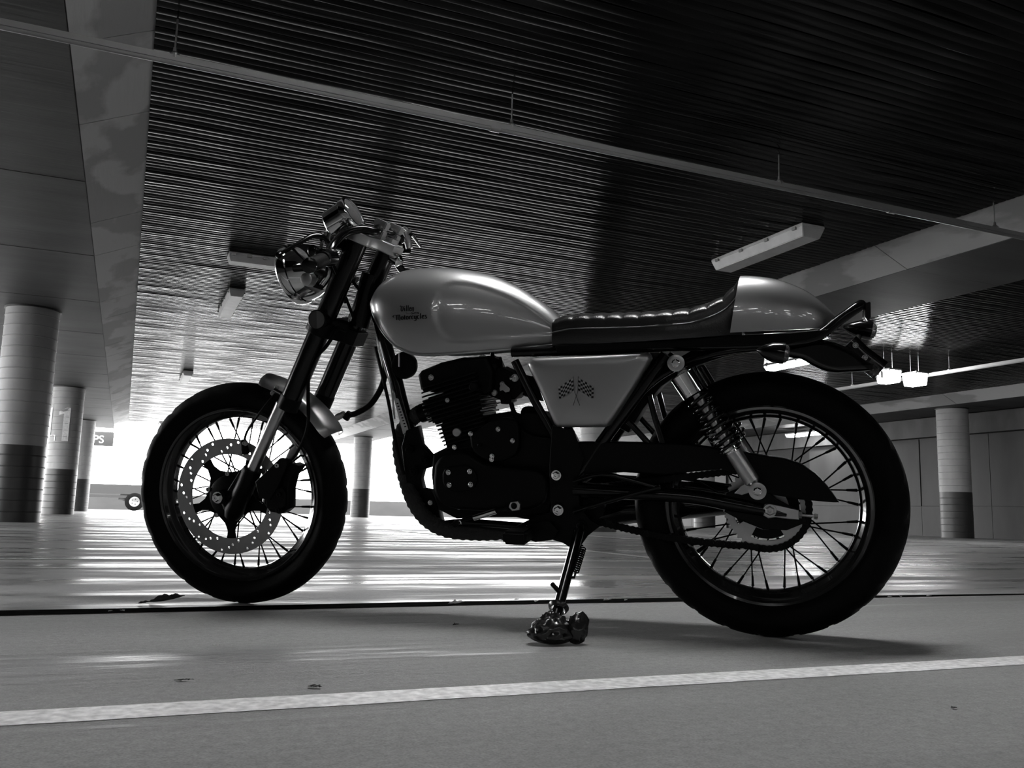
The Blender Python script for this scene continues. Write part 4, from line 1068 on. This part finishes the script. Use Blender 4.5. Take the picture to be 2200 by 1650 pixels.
plate('case_rear_block', [(1100, 905), (1130, 885), (1160, 890), (1190, 930), (1200, 1010), (1190, 1100), (1150, 1120), (1100, 1110)], .06, .11, 'satin', bev=.004)
plate('starter_motor', [(1010, 905), (1030, 895), (1090, 885), (1115, 895), (1118, 915), (1050, 925), (1014, 925)], .03, .06, 'satin', bev=.008)
btube('breather_hose', [(1160, 882, .03), (1130, 880, .03), (1125, 895, .03), (1128, 930, .03)], .0085, 'rubber', k=4)
btube('intake_hose', [(1062, 800, .0), (1095, 815, .0), (1135, 830, .0), (1170, 835, .0)], [.024, .024, .028, .034], 'rubber', res=18)
plate('air_box', [(1150, 790), (1380, 778), (1300, 905), (1185, 905)], .088, .17, 'satin', bev=.005)
# carburettor
plate('carburettor_body', [(1040, 800), (1052, 790), (1075, 788), (1100, 800), (1120, 812), (1122, 842), (1105, 858), (1075, 860), (1050, 850), (1040, 830)], .045, .07, 'satin', bev=.004)
plate('float_bowl', [(1072, 850), (1098, 846), (1098, 864), (1090, 869), (1076, 868)], .052, .055, 'rubber', bev=.003)
plate('choke_lever', [(1076, 826), (1081, 822), (1095, 835), (1094, 841), (1086, 843), (1080, 838), (1074, 840), (1073, 834)], .058, .004, 'alu', bev=.0006)
lathe('carburettor_cap', S(1060, 797, .03), (0, .1, 1), [(0, .022), (.02, .024), (.03, .018), (.036, .006), (.05, .005), (.05, 0)], M['satin'], bike, 20)
for (px, py, r) in ((1079, 825, .005), (1062, 844, .006), (1106, 812, .0075), (1027, 787, .0065), (1036, 773, .010), (1012, 775, .006)): bolt('carburettor_screw', px, py, .055, r, .005, 'alu', hexa=False)
btube('choke_rod', [(1096, 813, .056), (1106, 811, .056)], .004, 'alu', res=8)
btube('fuel_pipe', [(1075, 768, .03), (1077, 790, .03), (1076, 803, .03)], .004, 'rubber', k=3, res=8)
btube('drain_hose', [(1098, 866, .04), (1104, 885, .04), (1118, 910, .03), (1140, 925, .03)], .0065, 'rubber', k=3, res=8)
plate('fuel_tap', [(1010, 770), (1050, 764), (1062, 772), (1060, 790), (1040, 800), (1014, 792)], .045, .06, 'satin', bev=.004)
# horn and labels
hn = S(868, 785, .03)
lathe('horn', hn, (.1, 1, 0), [(-.035, .012), (-.02, .026), (-.012, .036), (0, .0375), (.006, .036), (.008, .030), (.004, .012), (.004, 0)], M['satin'], bike, 36)
st = plate('frame_sticker', [(843, 845), (848, 843), (850, 855), (856, 857), (878, 925), (866, 933)], .0235, .0012, 'sticker', bev=.0002)
for k in range(9):
    plate('sticker_print', [(851.5 + k * 2.1, 866 + k * 6.2), (855.5 + k * 2.1, 865 + k * 6.2), (856.2 + k * 2.1, 867.5 + k * 6.2), (852.2 + k * 2.1, 868.5 + k * 6.2)], .0240, .0006, 'rubber', bev=.0001, parent=st)
btube('horn_stay', [(858, 757, .035), (858, 788, .035)], .003, 'alu', res=8)
# gear lever, pegs, stand
btube('gear_lever', [(986, 1122, .12), (1004, 1114, .12), (1060, 1098, .12), (1090, 1091, .12)], .0052, 'satin', k=3)
btube('gear_lever_sleeve', [(1018, 1112, .12), (1066, 1097, .12)], .0085, 'chrome', res=16)
btube('gear_lever_end', [(982, 1123, .105), (978, 1126, .15)], .0085, 'rubber', res=14)
bolt('gear_lever_bolt', 987, 1123, .13, .005, .005, 'chrome')
plate('gear_lever_clamp', [(1092, 1090), (1097, 1079), (1112, 1077), (1117, 1083), (1116, 1096), (1100, 1098)], .118, .014, 'alu', bev=.0015)
bolt('clamp_bolt', 1104, 1087, .119, .006, .003, 'satin', hexa=False)
fp = [S(1105, 1148, .14), S(1120, 1146, .22)]
bm = bmesh.new(); box_bm(bm, -.030, .030, 0, .075, -.018, .014); bmesh.ops.bevel(bm, geom=bm.edges[:], offset=.006, segments=3, affect='EDGES')
pc = S(1118, 1146, .16)
for v in bm.verts: v.co = v.co + Vector((pc.x, .14, pc.z))
bm_obj('footpeg', bm, M['rubber'], bike, 40)
bm = bmesh.new(); box_bm(bm, -.012, .012, -.24, 0, -.010, .010)
for v in bm.verts: v.co = v.co + Vector((pc.x - .0, .145, pc.z))
bm_obj('footpeg_stem', bm, M['satin'], bike)
plate('footpeg_bracket', [(1130, 1128), (1180, 1120), (1200, 1140), (1190, 1160), (1150, 1165), (1132, 1158)], .12, .02, 'satin', bev=.002)
btube('engine_lower_tube', [(940, 1128, .03), (1000, 1122, .05), (1090, 1128, .06), (1190, 1135, .07)], .010, 'tube', k=3)
# side stand: from the pivot down to the floor
def W(px, py, z=.0):
    r = CF + CR * ((px - 1100) / FPX) + CU * ((825 - py) / FPX); p = CAM + r * ((z - CAM.z) / r.z) - BO; return Vector((p.dot(BF), p.dot(BL), p.dot(BU)))
foot = W(1186, 1356, .028); pv = S(1244, 1140, .135)
dd = (foot - pv).normalized()
tube('side_stand', [pv, pv + dd * .04, foot - dd * .03], [.0135, .0125, .0125], M['tube'], bike, 16)
lathe('side_stand_foot', foot - dd * .004, dd, [(-.03, .014), (-.008, .016), (0, .019), (.004, .019)], M['tube'], bike, 18)
tube('stand_peg', [foot - dd * .105 + Vector((0, 0, 0)), foot - dd * .115 + Vector((.020, .02, .022))], .0052, M['tube'], bike, 10)
pa = pv + dd * .055 + Vector((-.022, .004, 0)); pb_ = pv + dd * .135 + Vector((-.019, .004, 0)); hx_ = []
fr = frames([pa, pb_])[0]
for i in range(12 * 12): t = i / 144; hx_.append(pa.lerp(pb_, t) + fr[1] * (.0068 * math.cos(2 * PI * 12 * t)) + fr[2] * (.0068 * math.sin(2 * PI * 12 * t)))
bm = bmesh.new(); tube_bm(bm, hx_, .0019, 6); bm_obj('stand_spring', bm, M['satin'], bike, 50)
tube('spring_hook', [pb_, pb_ + dd * .018, pb_ + dd * .020 + Vector((.018, 0, 0))], .003, M['satin'], bike, 8)

# ---- tail: bow, indicators, rear mudguard, lamp
plate('rear_mudguard', [(1640, 742), (1700, 738), (1760, 728), (1800, 738), (1832, 752), (1862, 775), (1888, 792), (1868, 797), (1820, 800), (1795, 801), (1770, 796), (1745, 785), (1722, 772), (1690, 766)], .055, .11, 'black', bev=.014, k=3)
tube('number_plate_bracket', SS([(1822, 738), (1850, 765), (1892, 796)], .0), .012, M['black'], bike, 10, sq=2.2)
plate('bow_end_plate', [(1858, 652), (1866, 647), (1871, 650), (1871, 682), (1864, 690), (1858, 680)], .04, .08, 'black', bev=.002)
def indicator(tip, tail_, lat, r, big):
    a = S(tip[0], tip[1], lat); b = S(tail_[0], tail_[1], lat); d = b - a; L_ = d.length
    o = lathe('indicator', a, d, [(0, .003), (L_ * .06, r * .25), (L_ * .25, r * .62), (L_ * .55, r * .92), (L_ * .9, r), (L_ * .98, r), (L_, r * .96), (L_, r * .8)], M['black'], bike, 32)
    lathe('indicator_lens', a, d, [(L_ * .99, r * .9), (L_ * 1.08, r * .82), (L_ * 1.16, r * .55), (L_ * 1.19, 0)], M['glass'], o, 28)
    return o
indicator((1626, 752), (1686, 760), .19, .024, 1)
indicator((1811, 703), (1872, 711), -.15, .024, 1)
btube('indicator_stem', [(1662, 765, .19), (1668, 742, .08)], .008, 'rubber')
btube('indicator_stem', [(1845, 722, -.15), (1838, 742, -.03)], .008, 'rubber')
bt = btube('tail_lamp', [(1862, 780, 0), (1884, 800, 0)], [.020, .016], 'glass', res=16)
bm = bmesh.new()
for k, (px, py) in enumerate(((1872, 794), (1880, 798), (1888, 804))):
    c = S(px, py, 0); box_bm(bm, c.x - .006, c.x + .006, -.03, .03, c.z - .008, c.z + .008)
bm_obj('tail_reflector', bm, M['glass'], bike)
bolt('tail_bolt', 1838, 742, .03, .005, .005, 'chrome'); bolt('tail_bolt', 1858, 768, .03, .005, .005, 'chrome')
# inner mudguard under the seat
plate('inner_mudguard', [(1500, 745), (1640, 742), (1640, 752), (1560, 765), (1480, 790), (1420, 830), (1380, 880), (1350, 930), (1330, 920), (1365, 850), (1420, 790)], .045, .09, 'satin', bev=.004)

# ================================================================ LOOSE THINGS
# bag tied round the stand foot
bc = BO + BF * foot.x + BL * foot.y + BU * foot.z + Vector((0, 0, 0)); bc.z = 0
bg_ = empty('plastic_bag', (bc.x, bc.y, 0)); bm = bmesh.new(); rnd = random.Random(3)
bmesh.ops.create_icosphere(bm, subdivisions=4, radius=1)
for v in bm.verts:
    n = v.co.normalized(); f1 = noise.noise(n * 2.1 + Vector((5, 1, 2))); f2 = noise.noise(n * 5.3); f3 = abs(noise.noise(n * 9.1 + Vector((2, 7, 1))))
    k = 1 + .22 * f1 + .16 * f2 - .14 * f3; h = (n.z + 1) / 2
    wdt = .060 * (1 - .62 * h ** 1.4)
    v.co = Vector((n.x * wdt * k * 1.08, n.y * wdt * k * .85, max(.0015, .070 * (h ** 1.0) * (1 + .12 * f2))))
legp = BO + BF * foot.x + BL * foot.y + BU * foot.z; legd = -(BF * dd.x + BL * dd.y + BU * dd.z); legp = legp - Vector((bc.x, bc.y, 0))
def axis_d(p): q = p - legp; return (q - legd * q.dot(legd)).length
bmesh.ops.delete(bm, geom=[f for f in bm.faces if f.calc_center_median().z > .045 and axis_d(f.calc_center_median()) < .0185], context='FACES')
for v in bm.verts:
    if v.co.z > .035 and axis_d(v.co) < .0165:
        q = v.co - legp; n_ = q - legd * q.dot(legd); v.co += n_.normalized() * (.0165 - n_.length)
bag = bm_obj('bag_wrap', bm, M['plastic_bag'], bg_, 60)
bm = bmesh.new()                                    # crumpled ear to the right
bmesh.ops.create_icosphere(bm, subdivisions=3, radius=1)
for v in bm.verts:
    n = v.co.normalized(); f2 = noise.noise(n * 3.3 + Vector((9, 4, 2))); f3 = abs(noise.noise(n * 8))
    k = 1 + .3 * f2 - .3 * f3; k += .55 * max(0, n.dot(Vector((.55, 0, .83)))) ** 14 + .5 * max(0, n.dot(Vector((.93, -.1, .36)))) ** 12
    v.co = Vector((n.x * .023 * k, n.y * .026 * k, .028 + n.z * .026 * k))
    v.co += Vector((.051 * .92, -.051 * .39, max(0, n.z) * .012))
    v.co.z = max(.002, v.co.z)
bm_obj('bag_ear', bm, M['plastic_bag'], bg_, 60)
tq = legp + legd * ((.074 - legp.z) / legd.z)
lathe("bag_tie", tq - legd * .008, legd, [(0, .017), (.005, .022), (.010, .024), (.010, .019), (.005, .0172)], M['plastic_bag'], bg_, 16, closed=True)
tag(bg_, 'crumpled black plastic bag wrapped round the foot of the side stand', 'bag')

def world_at(px, py, z=0.):
    r = CF + CR * ((px - 1100) / FPX) + CU * ((825 - py) / FPX); return CAM + r * ((z - CAM.z) / r.z)
def leaf(px, py, L_, wd, rot, m, label, curl=.4, seed=0, group=None, z=.001):
    p = world_at(px, py); bm = bmesh.new(); n = 12; rows = []; rnd = random.Random(seed)
    for i in range(n + 1):
        t = i / n; w_ = wd * max(0, math.sin(PI * t ** .8)) * (1 + .25 * math.sin(t * 17 + seed)) + .0006; row = []
        for j in (-1, -.5, 0, .5, 1):
            row.append(bm.verts.new(((t - .5) * L_, j * w_, .001 + curl * (abs(j) ** 1.5) * w_ + curl * .25 * L_ * t * t + .0015 * rnd.random())))
        rows.append(row)
    for A, B in zip(rows[:-1], rows[1:]):
        for j in range(4): bm.faces.new((A[j], A[j + 1], B[j + 1], B[j]))
    bmesh.ops.solidify(bm, geom=bm.faces[:], thickness=.0006)
    o = bm_obj('dry_leaf', bm, M[m], None, 60); o.location = (p.x, p.y, z); o.rotation_euler = (0, 0, R(rot)); return tag(o, label, 'leaf', group)
leaf(358, 1296, .10, .020, -20, 'leaf', 'large dark curled leaf on the floor left of the front tyre', .8, 2)
leaf(312, 1298, .04, .009, 10, 'leaf', 'small dark leaf at the tip of the large curled leaf', .5, 5)
leaf(237, 1317, .012, .004, 30, 'paleleaf', 'tiny pale leaf in the floor joint, leftmost of the pair', .4, 1, z=.003)
leaf(262, 1316, .014, .005, 140, 'paleleaf', 'tiny pale leaf in the floor joint, rightmost of the pair', .4, 4, z=.003)
leaf(466, 1389, .016, .003, 0, 'paleleaf', 'small pale flake on the floor below the front tyre', .2, 6)
leaf(395, 1465, .03, .004, -15, 'leaf', 'thin twig of leaf just above the white line', .2, 8)
leaf(676, 1480, .028, .007, -50, 'leaf', 'small dark leaf beside the white line below the engine', .3, 9)
leaf(2050, 1525, .010, .004, 0, 'leaf', 'dark speck of leaf at the lower right of the floor', .3, 12)
for k, (px, py, L_, a, lab) in enumerate(((980, 1301, .05, 3, 'pale flat leaf lying in the joint behind the stand'), (1152, 1296, .022, 70, 'upright pale leaf scrap in the joint left of the stand'), (1110, 1292, .018, 20, 'pale leaf scrap in the joint, left of the upright scrap'),
                                   (1305, 1293, .028, 10, 'pale leaf scrap in the joint right of the stand'), (1345, 1293, .014, 40, 'small pale scrap in the joint before the rear tyre'), (1912, 1286, .02, 15, 'pale scrap in the joint just right of the rear tyre'), (1935, 1285, .016, 80, 'second pale scrap in the joint right of the rear tyre'), (1996, 1284, .024, 10, 'pale scrap in the joint farthest right'))):
    leaf(px, py, L_, L_ * .28, a - 23, 'paleleaf', lab, .6, 20 + k, z=.003)
leaf(980, 1345, .018, .006, 0, 'leaf', 'small curled leaf on the floor between the front tyre and the stand', .5, 33)

# ---- yard beyond the opening: trailer, hanging sign
tr = tag(empty('trailer', (.35, 37.2, 0)), 'small box trailer with a spoked wheel parked beyond the left columns', 'trailer')
Wc = Vector((.05, 0, .35))
lathe('wheel_tyre', Wc - Y * .09, (0, 1, 0), [(0, .20), (.01, .30), (.04, .345), (.14, .345), (.17, .30), (.18, .20)], M['tyre'], tr, 36)
lathe('wheel_disc', Wc - Y * .105, (0, 1, 0), [(.0, .06), (.01, .17), (.02, .20), (.05, .2)], M['alu'], tr, 30)
for k in range(5): lathe('wheel_hole', Wc - Y * .108 + Vector((.1 * math.cos(k * 1.257), 0, .1 * math.sin(k * 1.257))), (0, 1, 0), [(0, .022), (.012, .022)], M['band'], tr, 10)
tube('mudguard', [Wc + Vector((.46 * math.cos(R(a)), 0, .42 * math.sin(R(a)))) for a in range(-5, 186, 12)], .02, M['trailer'], tr, 8, sq=6)
box('chassis_beam', -3.6, .9, -.05, .05, .48, .58, M['trailer'], tr); box('body_side', -3.6, .3, -.06, .02, .62, .98, M['trailer'], tr)
for k in range(3): box('body_rib', -3.7, -1.9, -.10, -.05, .66 + k * .12, .70 + k * .12, M['white'], tr)
box('drawbar', .9, 1.7, -.04, .04, .5, .56, M['trailer'], tr); box('tail_bar', -1.9, -1.7, -.12, .1, .5, 1.0, M['trailer'], tr)
for dx in (-3.3, -2.7): lathe('round_lamp', (dx, -.12, 1.35), (0, 1, 0), [(0, .17), (.02, .20), (.05, .20)], M['trailer'], tr, 24)
tube('lamp_bar', [(-3.7, -.06, 1.12), (-2.2, -.06, 1.12)], .03, M['trailer'], tr, 8)
box('prop_stand', -2.9, -2.82, -.05, .03, 0, .5, M['white'], tr); box('prop_stand', -2.7, -2.62, -.05, .03, 0, .5, M['white'], tr)
sg = tag(empty('hanging_sign', (-1.15, 38, 0)), 'dark hanging sign with pale letters PS in the bright opening', 'sign')
box('sign_board', -.7, .62, -.03, .03, 2.45, 3.0, M['kerb'], sg, .01); box('sign_post', -.42, -.34, -.03, .03, -.02, 2.5, M['kerb'], sg)
def letters(txt, size, x, z, parent, m):
    cu = bpy.data.curves.new('sign_letters', 'FONT'); cu.body = txt; cu.size = size; cu.extrude = .005
    ob = bpy.data.objects.new('t', cu); COL.objects.link(ob); me = bpy.data.meshes.new_from_object(ob.evaluated_get(bpy.context.evaluated_depsgraph_get())); bpy.data.objects.remove(ob)
    for v in me.vertices: v.co = (x + v.co.x, -.034 - v.co.z, z + v.co.y)
    return link('sign_letters', me, M[m], parent)
letters('PS', .42, -.12, 2.56, sg, 'white')
